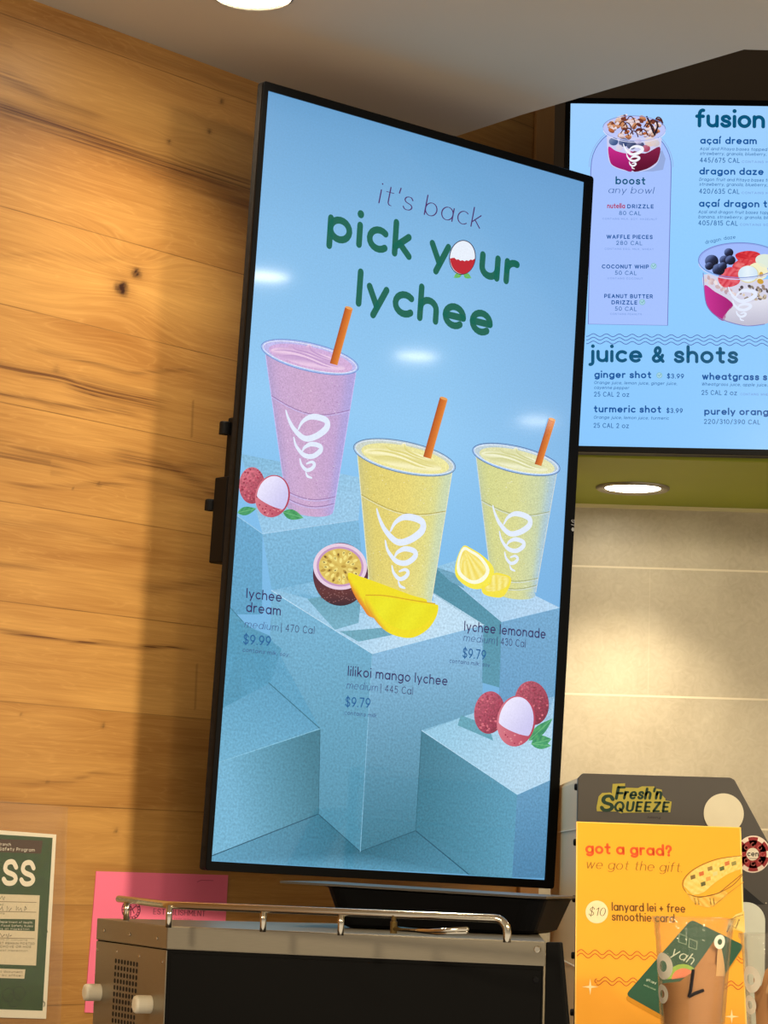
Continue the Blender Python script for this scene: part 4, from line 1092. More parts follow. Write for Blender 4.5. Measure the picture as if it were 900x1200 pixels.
for x, y, r_ in ((834, 306, 8), (842, 316, 7.5), (854, 296, 5.5), (849, 305, 6), (856, 305, 6), (831, 312, 5), (847, 312, 5)):
    A.n += .000003
    A.ell(x, y, r_, r_ * .92, lambda X, Y, x=x, y=y, r_=r_: ramp(((X - x) + (Y - y) * 1.2) / r_, (-1.0, (92, 110, 160)), (-.2, (34, 42, 74)), (1, (12, 16, 36))), 0, 20, 4)
A.n += .00001
A.ell(888, 318, 12, 10, (244, 240, 200), 10, 30, 2); A.ell(898, 306, 13, 8, (224, 236, 220), 10, 24, 2); A.n += .00001
A.ell(877, 321.5, 12.2, 10.2, (226, 214, 160), 0, 36); A.n += .00001; A.ell(876.5, 321, 11.4, 9.4, lambda x, y: lerp((232, 244, 252), (206, 228, 246), abs(x - 876) / 12), 0, 36, 3)
A.ell(891, 330, 4, 3, (206, 160, 60), 20, 12); A.ell(892, 322, 2.5, 3.5, (216, 170, 70), 0, 12)
A.n += .00003
pts = [(cx2 + rx2 * math.cos(t), cy2 + ry2 * math.sin(t)) for t in np.linspace(0, 2 * math.pi, 61)]; pts[-1] = pts[0]
A.line(pts, .9, (112, 132, 206), False); A.line([(x, y + 2) for x, y in pts[1:30]], 1.1, (196, 206, 250), False)
A.line([(x * .97 + cx2 * .03, y * .95 + cy2 * .05) for x, y in pts[30:]], .6, (140, 160, 226), False)
A.line(spline([(824, 320), (826, 348), (830, 361), (840, 371), (856, 378), (876, 382), (896, 380)], 4), .9, (122, 120, 190))
A.build('bowl_picture', PICM, ms, 'bowl of blueberries, strawberry and banana')
A = Art(MU, 8); swirl(A, (853.5, 336.5), (32, .5), (-2, 39), 3.8, (228, 236, 255)); A.build('swirl_emblem', PICM, ms, 'white looping emblem on the berry bowl')

# waves
A = Art(MU, 2)
for y0 in (392.6, 396.8, 401.2):
    A.line([(687 + k * .9, y0 + k * .9 * .013 + 1.6 * math.sin((687 + k * .9) * 2 * math.pi / 15.2)) for k in range(245)], .75, (70, 88, 170), False)
A.build('wave_rule', PICM, ms, 'three wavy rules')
# lettering
def T(*rows, label=None, name='menu_lettering'):
    A = Art(MU, 9)
    for r_ in rows: A.text(*r_)
    return A.build(name, PICM, ms, label)
T(('fusion', (814.4, 149.5), (896.4, 150.8), 15.4, TEAL, .27, 0, 0, .2), label='heading: fusion', name='heading_lettering')
T(('juice & shots', (689.5, 424.6), (865, 426.4), 14.6, TEAL, .26, 0, 0, .26), label='heading: juice & shots', name='heading_lettering')
T(('boost', (721.2, 216.2), (756.3, 216.8), 6.6, TEAL, .24), ('any bowl', (712.4, 226.6), (765.4, 227.4), 5.6, (46, 92, 156), .13, .22, .5),
  ('nutella', (711.5, 244.2), (732.4, 244.4), 4.2, (176, 40, 80), .22), ('DRIZZLE', (735, 244.4), (766, 244.6), 3.5, MBL, .27), ('80 CAL', (725.4, 252.2), (751, 252.6), 3.6, MGR, .18),
  ('CONTAINS MILK, SOY, HAZELNUT', (706, 257.6), (770, 258.2), 1.6, MLT, .18),
  ('WAFFLE PIECES', (710.7, 280), (764.8, 280.4), 3.5, MBL, .27), ('280 CAL', (722, 287.2), (752.6, 287.6), 3.6, MGR, .18), ('CONTAINS EGG, MILK, WHEAT', (708.5, 292.8), (766, 293.4), 1.6, MLT, .18),
  ('COCONUT WHIP', (705.2, 314.8), (760.4, 315.2), 3.5, MBL, .27), ('50 CAL', (720.5, 322.2), (746, 322.6), 3.6, MGR, .18), ('CONTAINS COCONUT', (712, 327.4), (753.3, 327.9), 1.6, MLT, .18),
  ('PEANUT BUTTER', (708, 349.4), (765, 350), 3.5, MBL, .27), ('DRIZZLE', (716.5, 356.8), (746.8, 357.2), 3.5, MBL, .27), ('50 CAL', (720.5, 364.2), (746, 364.7), 3.6, MGR, .18), ('CONTAINS PEANUTS', (715, 369.1), (752, 369.6), 1.6, MLT, .18),
  label='names and calories of the bowl extras')
sm = dict()
T(('açaí dream', (820.4, 168.8), (886.8, 169.4), 6.0, MBL, .27), ('Açaí and Pitaya bases topped with', (820, 176.2), (911, 177.4), 2.7, MGR, .17, .2), ('strawberry, granola, blueberry,', (820, 181.8), (898, 182.8), 2.7, MGR, .17, .2),
  ('445/675 CAL', (820, 190.6), (866.8, 191.2), 4.3, MGR, .18), ('CONTAINS MILK', (869.3, 191.1), (908, 191.6), 2.0, MLT, .18),
  ('dragon daze', (819.4, 204.8), (894.8, 205.5), 6.0, MBL, .27), ('Dragon fruit and Pitaya bases topped', (819.2, 212.2), (915, 213.4), 2.7, MGR, .17, .2), ('strawberry, granola, blueberry,', (819.2, 217.8), (899, 218.8), 2.7, MGR, .17, .2),
  ('420/635 CAL', (819.2, 227), (866.6, 227.6), 4.3, MGR, .18), ('CONTAINS MILK', (869, 227.5), (908, 228), 2.0, MLT, .18),
  ('açaí dragon t', (819, 242.6), (899, 243.4), 6.0, MBL, .27), ('Açaí and dragon fruit bases topped', (818.2, 250.2), (908, 251.3), 2.7, MGR, .17, .2), ('banana, strawberry, granola, blue', (818.2, 256), (905, 257), 2.7, MGR, .17, .2),
  ('405/815 CAL', (818.2, 264.2), (864.6, 264.8), 4.3, MGR, .18), ('CONTAINS SOY', (867, 264.7), (904, 265.2), 2.0, MLT, .18),
  ('dragon', (826.8, 286.2), (845, 282.2), 3.0, MGR, .16), ('daze', (848.4, 281.4), (862, 279.8), 3.0, MGR, .16), label='names and calories of the fusion bowls')
T(('ginger shot', (696.4, 443), (763.2, 443.6), 6.0, MBL, .27), ('$3.99', (781.4, 443.6), (801.4, 443.9), 4.2, MBL, .21), ('Orange juice, lemon juice, ginger juice,', (696, 450.2), (793.3, 451.4), 2.7, MGR, .17, .2), ('cayenne pepper', (696, 456), (737, 456.5), 2.7, MGR, .17, .2),
  ('25 CAL 2 oz', (696, 464.8), (737.4, 465.3), 4.2, MGR, .18), ('turmeric shot', (695.6, 483.4), (774.8, 484), 6.0, MBL, .27), ('$3.99', (780.8, 484), (800, 484.3), 4.2, MBL, .21),
  ('Orange juice, lemon juice, turmeric', (695.5, 490.9), (783.5, 492), 2.7, MGR, .17, .2), ('25 CAL 2 oz', (695.5, 501.4), (737, 501.9), 4.2, MGR, .18),
  ('wheatgrass s', (822.6, 445.2), (899, 446), 6.0, MBL, .27), ('Wheatgrass juice, apple juice, l', (822, 452), (902, 453.1), 2.7, MGR, .17, .2), ('25 CAL 2 oz', (822, 462.9), (863.6, 463.4), 4.2, MGR, .18), ('CONTAINS WHEAT', (867.5, 463.4), (906, 463.9), 2.0, MLT, .18),
  ('purely orang', (825.2, 486.2), (900.5, 487), 6.0, MBL, .27), ('220/310/390 CAL', (824.8, 496.8), (890.8, 497.6), 4.2, MGR, .18), label='names and prices of the juices and shots')
A = Art(MU, 9)
for x, y in ((765.9, 312), (752.6, 354.2), (772.6, 440)):
    A = Art(MU, 9)
    A.ell(x, y, 3.5, 3.5, (130, 190, 190), 0, 18); A.n += .00002; A.ell(x, y, 2.8, 2.8, (168, 212, 236), 0, 18); A.n += .00002
    A.line([(x - 1.6, y - .6), (x - .2, y + 1.2), (x + 1.7, y - 1.4)], .7, (88, 160, 140)); A.n -= .00004
    A.build('leaf_icon', PICM, ms, 'small round green leaf icon')

# ================================================================== STEEL TOPPED CASE
STEEL = mat('brushed_steel', (146, 136, 116), .34, metal=.8, noise=.10, scale=14, stretch=(6, 6, 120))
STEELT = mat('polished_steel_tube', (206, 196, 176), .16, metal=1.0, noise=.06)
CASE = mat('matte_black_panel', (15, 14, 12), .65, spec=.08, noise=.15, scale=9)
T0 = 1.4 - .0676
cA = hz(198, 1085, T0); cB = hz(637.5, 1103.2, T0); cL = hz(115.8, 1076, T0)
cR = np.array([.178, 2.76, T0])
case = thing('display_case', 'black fronted counter case with a steel top band, rail and perforated steel end', 'case', Matrix.Identity(4))
zb = .95
bm = bmesh.new(); prism(bm, [cL[:2], cA[:2], cB[:2], cR[:2]][::-1], zb + .006, T0 - .0225); obj('body', bm, CASE, case)
def offs(P, d):
    c = sum(np.array(p[:2]) for p in P) / len(P); return [np.array(p[:2]) + (np.array(p[:2]) - c) / np.linalg.norm(np.array(p[:2]) - c) * d for p in P]
bm = bmesh.new(); prism(bm, offs([cL, cA, cB, cR], .0022)[::-1], T0 - .0222, T0, .0012); obj('top_band', bm, STEEL, case, label='steel top band')
# steel end panel on the left
dS = (cA - cL); lenS = np.linalg.norm(dS[:2]); EF = Frame((cL[0], cL[1], 0), (dS[0], dS[1], 0), (0, 0, 1))
bm = bmesh.new(); box(bm, .0, lenS, zb + .004, T0 - .0232, .0003, .0016, .0004); bm.transform(EF.mat()); ep = obj('end_panel', bm, STEEL, case, label='perforated steel end panel')
def eu(px, py): return EF.uv(px, py)
bm = bmesh.new()
for r_ in range(12):
    for k in range(8):
        px = 137.6 + 3.55 * k - r_ * .42; py = 1126 + .62 * k + r_ * 7.75
        u, v = eu(px, py); 
        b2 = bmesh.new(); prism(b2, rrect(.0052, .0046, .0018, 3, u, v), .0012, .00185)
        me_ = bpy.data.meshes.new('t'); b2.to_mesh(me_); b2.free(); bm.from_mesh(me_); bpy.data.meshes.remove(me_)
bm.transform(EF.mat()); obj('vent_shade_pads', bm, mat('vent_darkness', (12, 10, 9), .9, noise=.1), ep, label='rows of dark pads painted as the shade in vent slots')  # raised dark pads, coloured as the shade inside open slots
M_KNOB = mat('white_plastic_knob', (218, 206, 180), .4, noise=.04)
for px, py in ((118.5, 1163), (178, 1177)):
    u, v = eu(px, py); bm = bmesh.new(); cyl_at(bm, EF.world(u, v, .0016), EF.N, .0088, .017, 24, .003); obj('knob', bm, M_KNOB, case, smooth=False)
M_SCREW = mat('screw_head', (196, 186, 166), .25, metal=1, noise=.1)
bm_list = [(eu(125, 1090.5), EF, .0030), (eu(155, 1095), EF, .0030), (eu(187, 1099.5), EF, .0030), (eu(115.5 + .8, 1113), EF, .0016), (eu(138.3, 1115), EF, .0016), (eu(165, 1120.5), EF, .0016), (eu(191.6, 1127), EF, .0016)]
for (u, v), fr_, n0 in bm_list:
    bm = bmesh.new(); cyl_at(bm, fr_.world(u, v, n0 - .001), fr_.N, .0017, .0016, 12, .0006); obj('screw', bm, M_SCREW, case)
dF = cB - cA; FF = Frame((cA[0], cA[1], 0), (dF[0], dF[1], 0), (0, 0, 1)); lenF = np.linalg.norm(dF[:2])
for px, py, n0, m_ in ((630.5, 1112.5, .0024, M_SCREW), (628.5, 1148, .001, M_BLK)):
    u, v = FF.uv(px, py); bm = bmesh.new(); cyl_at(bm, FF.world(u, v, n0 - .001), FF.N, .0032, .0022, 16, .0009); obj('screw', bm, m_, case)
bm = bmesh.new(); box(bm, .004, lenF - .002, zb + .01, T0 - .026, .0002, .0014, .0004); bm.transform(FF.mat()); obj('front_panel', bm, mat('black_front_sheet', (14, 13, 11), .6, spec=.08, noise=.12, scale=5), case, label='flat black front panel')
# flared black cheek on the right
bm = bmesh.new()
ck = [FF.uv(638.6, 1104.2), FF.uv(654.5, 1104.6), FF.uv(663, 1201)]
sl = (ck[2][0] - ck[1][0]) / (ck[1][1] - ck[2][1])
prism(bm, [(ck[0][0], ck[0][1]), (ck[1][0], ck[1][1]), (ck[1][0] + sl * (ck[1][1] - zb), zb + .002), (ck[0][0], zb + .002)], -.014, -.002, .0012)
bm.transform(FF.mat()); obj('end_cheek', bm, CASE, case, label='flared black cheek at the right end')
# rail
zr = T0 + .0205
ra = [hz(139.5, 1053.5, zr), hz(198, 1060.6, zr), hz(585, 1076.4, zr)]
dr = (ra[2] - ra[1]); dr = dr / np.linalg.norm(dr)
pts = [ra[0], ra[0] * .5 + ra[1] * .5, ra[1] - (ra[1] - ra[0]) / np.linalg.norm(ra[1] - ra[0]) * .014, ra[1] + np.array([0, .0015, 0]), ra[1] + dr * .014]
pts += [ra[2] - dr * .004]
for k in range(1, 7):
    t = math.pi / 2 * k / 6; pts.append(ra[2] - dr * .004 + dr * .012 * math.sin(t) - np.array([0, 0, .012 * (1 - math.cos(t))]))
pts.append(np.array([pts[-1][0], pts[-1][1], T0]))
bm = bmesh.new(); tube(bm, pts, .0036, 16); rail = obj('guard_rail', bm, STEELT, case, smooth=True, label='bright steel guard rail')
for px, ref in ((148.8, None), (198.6, None), (309, None), (400, None)):
    py = 1053.5 + (px - 139.5) * (7.1 / 58.5) if px <= 199 else 1060.6 + (px - 198) * (15.8 / 387)
    p = hz(px, py, zr); bm = bmesh.new(); tube(bm, [p, (p[0], p[1], T0 - .0005)], .0030, 12); obj('post', bm, STEELT, rail, smooth=True)

# --- black tray with a thin sheet on top, on the case
ta, tb = hz(392, 1087.5, T0), hz(622, 1096.5, T0)
TF = Frame(ta, tb - ta, (0, 0, 1)); tl = np.linalg.norm(tb - ta)
def pan_level(z, ex, dz=0):
    return [(x, y, z + (dz * (1 - (x + ex) / (tl + 2 * ex)))) for x, y in rrect(tl + 2 * ex, .12 + 2 * ex * .6, .02, 5, tl / 2, 0)]
bm = bmesh.new()
lv_ = [pan_level(.0005, -.008), pan_level(.004, 0), pan_level(.034, .012, .006), pan_level(.035, .016, .006), pan_level(.034, .010, .006), pan_level(.006, -.003), ]
vs = [[bm.verts.new(p) for p in L] for L in lv_]
for a, b in zip(vs, vs[1:]):
    for i in range(len(a)): bm.faces.new((a[i], a[(i + 1) % len(a)], b[(i + 1) % len(b)], b[i]))
bm.faces.new(vs[0][::-1]); bm.faces.new(vs[-1])
Mt = Matrix.Identity(4)
tx = TF.U; ty = np.array([-tx[1], tx[0], 0]); ty /= np.linalg.norm(ty)
for i in range(3): Mt[i][0] = tx[i]; Mt[i][1] = ty[i]; Mt[i][3] = ta[i] + (ty[i] * .062)
Mt[2][3] = T0
bm.transform(Mt)
tray = obj('tray', bm, mat('black_food_tray', (6, 6, 7), .6, spec=.06, noise=.1), smooth=False); tag(tray, 'shallow black tapered tray on the case top behind the steel rail', 'tray')
pl_l, pl_r = hit(355, 1036.5, Mt.translation, ty), hit(655, 1053.2, Mt.translation, ty)
pu0 = (pl_l - np.array(Mt.translation)) @ tx; pu1 = (pl_r - np.array(Mt.translation)) @ tx
bm = bmesh.new()
def pz(x): return .0350 + .006 * (1 - (x + .016) / (tl + .032)) + .0006
o_ = [(pu0, -.068), (pu1 - .012, -.068), (pu1, -.050), (pu1, .07), (pu0, .07)]
lo = [bm.verts.new((x, y, pz(x))) for x, y in o_]; hi = [bm.verts.new((x, y, pz(x) + .0022)) for x, y in o_]
bm.faces.new(lo[::-1]); bm.faces.new(hi)
for i in range(5): bm.faces.new((lo[i], lo[(i + 1) % 5], hi[(i + 1) % 5], hi[i]))
bm.transform(Mt)
tag(obj('flat_sheet', bm, mat('thin_grey_sheet', (66, 58, 48), .35, metal=.4, noise=.1)), 'thin flat grey sheet laid over the black tray, overhanging both ends', 'sheet')
# steel tongs with a brass pivot lying in front of the tray
tg = thing('tongs', 'small steel tongs with a brass pivot between the rail and the black tray', 'tongs', Matrix.Identity(4))
q0, q1 = hz(460, 1088.5, T0 + .0075), hz(548, 1088.5, T0 + .0115)
bm = bmesh.new(); tube(bm, [q0, q0 * .5 + q1 * .5 + np.array([0, 0, -.002]), q1], .0019, 10); obj('arm', bm, STEELT, tg, smooth=True)
bm = bmesh.new(); tube(bm, [q0 + np.array([0, .004, .001]), q0 * .4 + q1 * .6 + np.array([0, .006, -.004]), q1 + np.array([.0, .010, -.003])], .0017, 10); obj('arm', bm, STEELT, tg, smooth=True)
bm = bmesh.new(); cyl_at(bm, q0 + np.array([0.001, 0, -.004]), (0, 0, 1), .0032, .011, 16, .001); cyl_at(bm, q0 + np.array([.001, 0, .007]), (0, 0, 1), .0022, .006, 16, .001)
obj('pivot', bm, mat('brass_fitting', (104, 82, 40), .4, metal=.8, noise=.1), tg, label='brass pivot')

# ================================================================== PAPERS ON THE WOODEN WALL
PRINT = attr_mat('printed_ink', False, .03, 260, .55, .3)
PRINTD = attr_mat('printed_damask', False, .16, 90, .5, .3)
def wframe(off): return Frame(WF.world(0, 0, off), WF.U, WF.V)
pk = wframe(.0012)
root = thing('permit', 'pink permit sheet fixed to the wooden boards behind the steel rail', 'paper', Matrix(pk.mat()))
b = bmesh.new(); 
cs_ = [pk.uv(*p) for p in ((113, 1021), (267.5, 1025.5), (258, 1192), (99.3, 1186.5))]
prism(b, [tuple(c) for c in cs_][::-1], -.0008, 0); sh = obj('sheet', b, mat('pink_paper', (246, 116, 146), .7, noise=.03, scale=30), root)
DKP = (86, 26, 46)
A = Art(pk, 1); A.text('ESTABLISHMENT', (179.5, 1071.5), (240.5, 1074), 5.2, DKP, .16, 0, .55, .22)
A.text('FOOD PERMIT', (204, 1078), (226, 1079), 1.6, DKP, .16, 0, .4, .22)
A.line([(231, 1033.5), (236, 1031.5), (250, 1032)], .7, (196, 70, 104))
A.build('lettering', PRINT, sh)
A = Art(pk, 1)
for r_, wd in ((11.5, 1.3), (8.5, .8)):
    pts = [(153.5 + r_ * .92 * math.cos(t), 1066 + r_ * math.sin(t)) for t in np.linspace(0, 2 * math.pi, 40)]; pts[-1] = pts[0]; A.line(pts, wd, DKP, False)
for k in range(18):
    t = 2 * math.pi * k / 18; A.ell(153.5 + 10 * .92 * math.cos(t), 1066 + 10 * math.sin(t), .9, .9, DKP, 0, 6)
A.line([(149, 1070), (153, 1061), (157, 1070)], 1.2, DKP); A.line([(148, 1062), (153, 1067), (159, 1062)], 1.2, DKP); A.line([(153, 1058), (153, 1073)], 1.4, DKP)
A.build('seal', PRINT, sh, 'round dark seal')

pf = wframe(.0022)
root = thing('placard', 'green food safety placard with white border in a clear sleeve on the boards at left', 'placard', Matrix(pf.mat()))
def pq(*ps): return [tuple(pf.uv(*p)) for p in ps]
WB = (246, 238, 214); PG = (40, 74, 34)
b = bmesh.new(); c_ = pq((-66, 968), (66, 978), (54, 1194), (-80, 1190)); prism(b, c_[::-1], -.0012, 0); sheet = obj('sheet', b, mat('white_card', WB, .6, noise=.02), root)
A = Art(pf, 1); A.patch((-62, 974), (61.6, 981.8), (49.8, 1184.5), (-76, 1180), PG, 2, 2); gp = A.build('green_print', PRINTD, sheet, 'dark green patterned print')
A = Art(pf, 2)
A.patch((-60, 981), (50, 985), (48, 1000.5), (-62, 996), (70, 44, 26))
rnd = random.Random(3)
for i in range(60):
    x, y = rnd.uniform(0, 56), rnd.uniform(1003, 1180)
    if (y > 1046 and y < 1148 and x < 48): continue
    A.line(arc(x, y, 3, 3.5, rnd.uniform(0, 180), rnd.uniform(200, 420), 8), 1.1, (24, 60, 34), False)
for cx, cy in ((10, 1166), (22, 1164), (16, 1172)):
    A.line(arc(cx, cy, 7, 8, 0, 360, 20), 1.3, (22, 54, 32), False)
A.n += .0001
A.patch((-58, 1046), (46.4, 1049.2), (42, 1131.5), (-62, 1128), (226, 212, 178))
A.patch((-58, 1133), (29.5, 1136), (28.2, 1147), (-60, 1144), (226, 212, 178))
A.n += .0001
A.patch((-57, 1076), (41, 1077.3), (40.4, 1091.2), (-58, 1088), PG)
for y, x1 in ((1057.5, 42.5), (1069, 42), (1100, 40)): A.line([(-50, y - 2), (x1, y)], .7, (120, 104, 76))
A.build('print_panels', PRINT, gp, 'brown heading band and cream form panels')
A = Art(pf, 5)
A.text('PASS', (-43.5, 1036.3), (40.3, 1039.2), 23.5, WB, .26, 0, 0, .10)
A.text('Environmental Health Branch', (-50, 989), (12.3, 991.4), 2.6, WB, .18); A.text('Food Safety Program', (-16, 996), (40.2, 998), 3.0, WB, .18)
A.text('Approved by the Food Department of Health', (-44, 1080.4), (37.5, 1082.5), 2.0, WB, .16); A.text('in accordance with Food Safety Rules', (-40, 1085), (38, 1086.5), 2.0, WB, .16)
A.text('and conditions at inspection', (-30, 1089), (34, 1090), 1.8, WB, .16)
IK = (60, 48, 32)
A.text('Establishment inspected', (-40, 1060), (3.5, 1061.3), 2.0, IK, .14); A.text('Date and time', (-20, 1070.6), (5, 1071.6), 2.0, IK, .14)
A.text('for questions or concerns', (-24, 1101.4), (31.5, 1102.8), 1.8, IK, .13)
A.text('PLACARD MUST REMAIN POSTED', (-30, 1106), (40, 1107.2), 2.0, IK, .2); A.text('DO NOT REMOVE OR HIDE', (-24, 1110), (36, 1111), 2.0, IK, .2); A.text('until the next inspection', (-24, 1114.3), (32, 1115.3), 1.8, IK, .15)
A.text('this is a public document', (-30, 1138.6), (26, 1140.3), 1.7, IK, .2); A.text('remove only by officer', (-30, 1143), (26, 1144.4), 1.7, IK, .2)
for s in ([(0, 1053), (2, 1050), (4, 1055), (5, 1051)], [(0, 1066), (2, 1062), (3, 1067)], [(8, 1062), (7.5, 1068), (10, 1063), (10, 1068), (13, 1064)], [(19, 1062), (18.5, 1067), (21, 1063), (21.5, 1067), (24, 1064), (25, 1068)], [(29, 1063), (28, 1067), (31, 1065), (29, 1062)],
          [(-4, 1097), (0, 1094), (2, 1098), (5, 1095)], [(7, 1095), (8.5, 1100), (10, 1094)], [(11, 1097), (13, 1096)]):
    A.line(s, .8, (40, 36, 40))
A.build('lettering', PRINT, gp, 'pale PASS lettering and small print')
sl = Frame(pf.world(0, 0, .0022), pf.U, pf.V)
b = bmesh.new(); c_ = [tuple(sl.uv(*p)) for p in ((-80, 930), (79.6, 946), (70.5, 1215), (-94, 1210))]; prism(b, c_[::-1], .0018, .0024, .0002)
b2 = sl.uv(70, 961)
obj('sleeve', b, clear_mat('clear_sleeve', (.98, .97, .96), .15, .05, .03), root, label='clear plastic sleeve')

# ================================================================== JUICER PANEL MACHINE
TAUPE = mat('dark_taupe_panel', (60, 53, 43), .5, noise=.06, scale=20)
my = 3.0
def mp(px, py, y=my): return hy(px, py, y)
mach = thing('juicer', 'dark taupe juicing machine with a slanted right shoulder behind the yellow sign', 'juicer', Matrix.Identity(4))
prof = [mp(677.2, 912), mp(683, 906.2), mp(856, 911.3), mp(861, 914), mp(958, 1094)]
pl = [(p[0], p[2]) for p in prof]; pl = pl + [(pl[-1][0], .96), (pl[0][0] + .002, .96)]
bm = bmesh.new(); prism(bm, [(x, -z) for x, z in pl][::-1], 0, .012, .0012)
bm.transform(Matrix(((1, 0, 0, 0), (0, 0, 1, my), (0, -1, 0, 0), (0, 0, 0, 1)))); obj('front_panel', bm, TAUPE, mach)
bm = bmesh.new(); xs = pl[0][0]
ins = [(x * 1 + (.002 if i in (0, 6) else -.004 if i in (3, 4, 5) else 0), z - (.003 if i in (0, 1, 2, 3) else 0)) for i, (x, z) in enumerate(pl)]
prism(bm, [(x, -z) for x, z in ins][::-1], .0125, .46, .001)
bm.transform(Matrix(((1, 0, 0, 0), (0, 0, 1, my), (0, -1, 0, 0), (0, 0, 0, 1)))); body_ = obj('housing', bm, mat('grey_steel_housing', (196, 176, 138), .5, metal=.0, noise=.05, scale=6), mach, label='pale steel side housing')
for y in (922, 987, 1053.5, 1120, 1187):
    p = mp(676 - (y - 922) * .017, y, my + .006); bm = bmesh.new(); cyl_at(bm, (xs + .0022, my + .016, p[2]), (-1, 0, 0), .0042, .005, 14, .0014); obj('rivet', bm, M_BLK, mach)
bm = bmesh.new(); box(bm, xs + .0005, xs + .003, my + .013, my + .44, 1.4 + .0447, 1.4 + .0458); box(bm, xs + .0005, xs + .003, my + .013, my + .44, 1.4 - .1187, 1.4 - .1177)
obj('panel_seam', bm, mat('pale_seam', (216, 208, 186), .5, noise=.05), mach)
JF = Frame((0, my - .0004, 0), (1, 0, 0), (0, 0, 1))
# logo
LIME = (168, 172, 58); DKG = (14, 46, 26)
A = Art(JF, 1)
def lg(A, col, grow):
    A.text('F', (721.0, 936.6), (730, 936.6), 11.0, col, .17, .22, .25, .3, grow=grow); A.text("resh'n", (730.5, 936.4), (774.5, 936.4), 9.0, col, .17, .22, .25, .42, grow=grow)
    A.text('S', (703.0, 950.6), (718, 950.8), 14.0, col, .17, .12, .25, .2, grow=grow); A.text('QUEEZE', (719.5, 950.9), (783.0, 951.4), 8.6, col, .17, .16, .25, .42, grow=grow)
A.poly([(686 + x / 7.69, 902 + y / 7.69) for x, y in ((245, 128), (358, 122), (356, 160), (470, 166), (510, 150), (620, 150), (626, 168), (690, 180), (692, 230), (722, 262), (720, 277), (778, 288), (765, 385), (740, 383), (345, 388), (320, 394), (290, 377), (104, 374), (100, 340), (120, 240), (150, 210), (225, 205), (238, 215))], (158, 146, 54))
A.build('logo_outline', PRINT, mach, 'lime outline of the logo').matrix_world = JF.mat()
A = Art(JF, 3); lg(A, DKG, .17); A.build('logo_lettering', PRINT, mach, "dark green logo lettering Fresh'n Squeeze").matrix_world = JF.mat()
b = bmesh.new(); c = JF.uv(848, 953.4); prism(b, rrect(.0482, .0482, .0240, 12, c[0], c[1]), .0002, .0012, .0002); b.transform(JF.mat()); obj('round_sticker', b, mat('cream_sticker', (206, 196, 166), .5, noise=.05, scale=50), mach, label='blank round cream sticker')
A = Art(JF, 1)
A.ell(882.5, 1001, 20.5, 21.8, (224, 206, 186), 8, 48); A.n += .00012
for k in range(6):
    t0 = k * 60 + 12; pts = [(882.5 + r_ * .95 * math.cos(math.radians(t)), 1001 + r_ * math.sin(math.radians(t))) for r_, t in [(20.3, t0 + d) for d in range(0, 39, 6)] + [(9.5, t0 + 37), (9.5, t0 + 18), (9.5, t0)]]
    A.fan(pts, (882.5 + 14 * math.cos(math.radians(t0 + 18)), 1001 + 14 * math.sin(math.radians(t0 + 18))), (138, 26, 28))
A.ell(882.5, 1001, 15.8, 16.4, (146, 28, 30), 0, 40); A.n += .00012
for k in range(8):
    t = k * .785; A.line(arc(882.5 + 11 * math.cos(t), 1001 + 11 * math.sin(t), 2.4, 2.4, 0, 300, 10), .7, (188, 92, 84), False)
A.ell(882, 1001, 7.4, 7.4, (226, 214, 190), 0, 28); A.n += .00012
A.text('cen', (875.6, 1003.4), (889.0, 1003.8), 4.6, (40, 34, 30), .24); A.line([(878, 1006), (887, 1006.2)], .6, (90, 70, 60))
A.build('round_sticker', PRINT, mach, 'round red and white sticker like a gaming chip').matrix_world = JF.mat()
A = Art(JF, 1); A.poly([(872, 1040), (892, 1057), (896, 1060), (872, 1060)], (14, 13, 12)); A.build('gap_shade', PRINT, mach, 'flat black triangle painted as the shade in a gap').matrix_world = JF.mat()  # flat patch: the shade of a recess put into its colour
bm = bmesh.new(); p = mp(897.5, 1058.2); cyl_at(bm, (p[0], my, p[2]), (0, -1, 0), .0012, .0012, 10, .0004); obj('rivet', bm, M_SCREW, mach)
A = Art(JF, 1); A.text('Juicing', (758, 958.8), (774, 959.2), 1.8, (40, 36, 30), .2, .2); A.build('small_lettering', PRINT, mach).matrix_world = JF.mat()

# white rounded stand-up tag behind the M cup
bm = bmesh.new(); y_ = 2.965
g0, g1 = hy(861, 1056.8, y_), hy(896.6, 1095, y_)
zt = g0[2]; prism(bm, [(g0[0], -1.186), (g1[0], -1.186), (g1[0], -(zt - .022))] + [(g1[0] - .022 + .022 * math.cos(math.radians(t)), -(zt - .022 + .022 * math.sin(math.radians(t)))) for t in range(10, 91, 10)] + [(g0[0], -zt)], 0, .004, .0006)
bm.transform(Matrix(((1, 0, 0, 0), (0, 0, 1, y_), (0, -1, 0, 0), (0, 0, 0, 1))))
wt_ = obj('tag_plate', bm, mat('white_acrylic', (214, 218, 200), .35, noise=.05, scale=60)); tag(wt_, 'white plate with a rounded corner standing behind the marked cups beside the sign', 'plate')

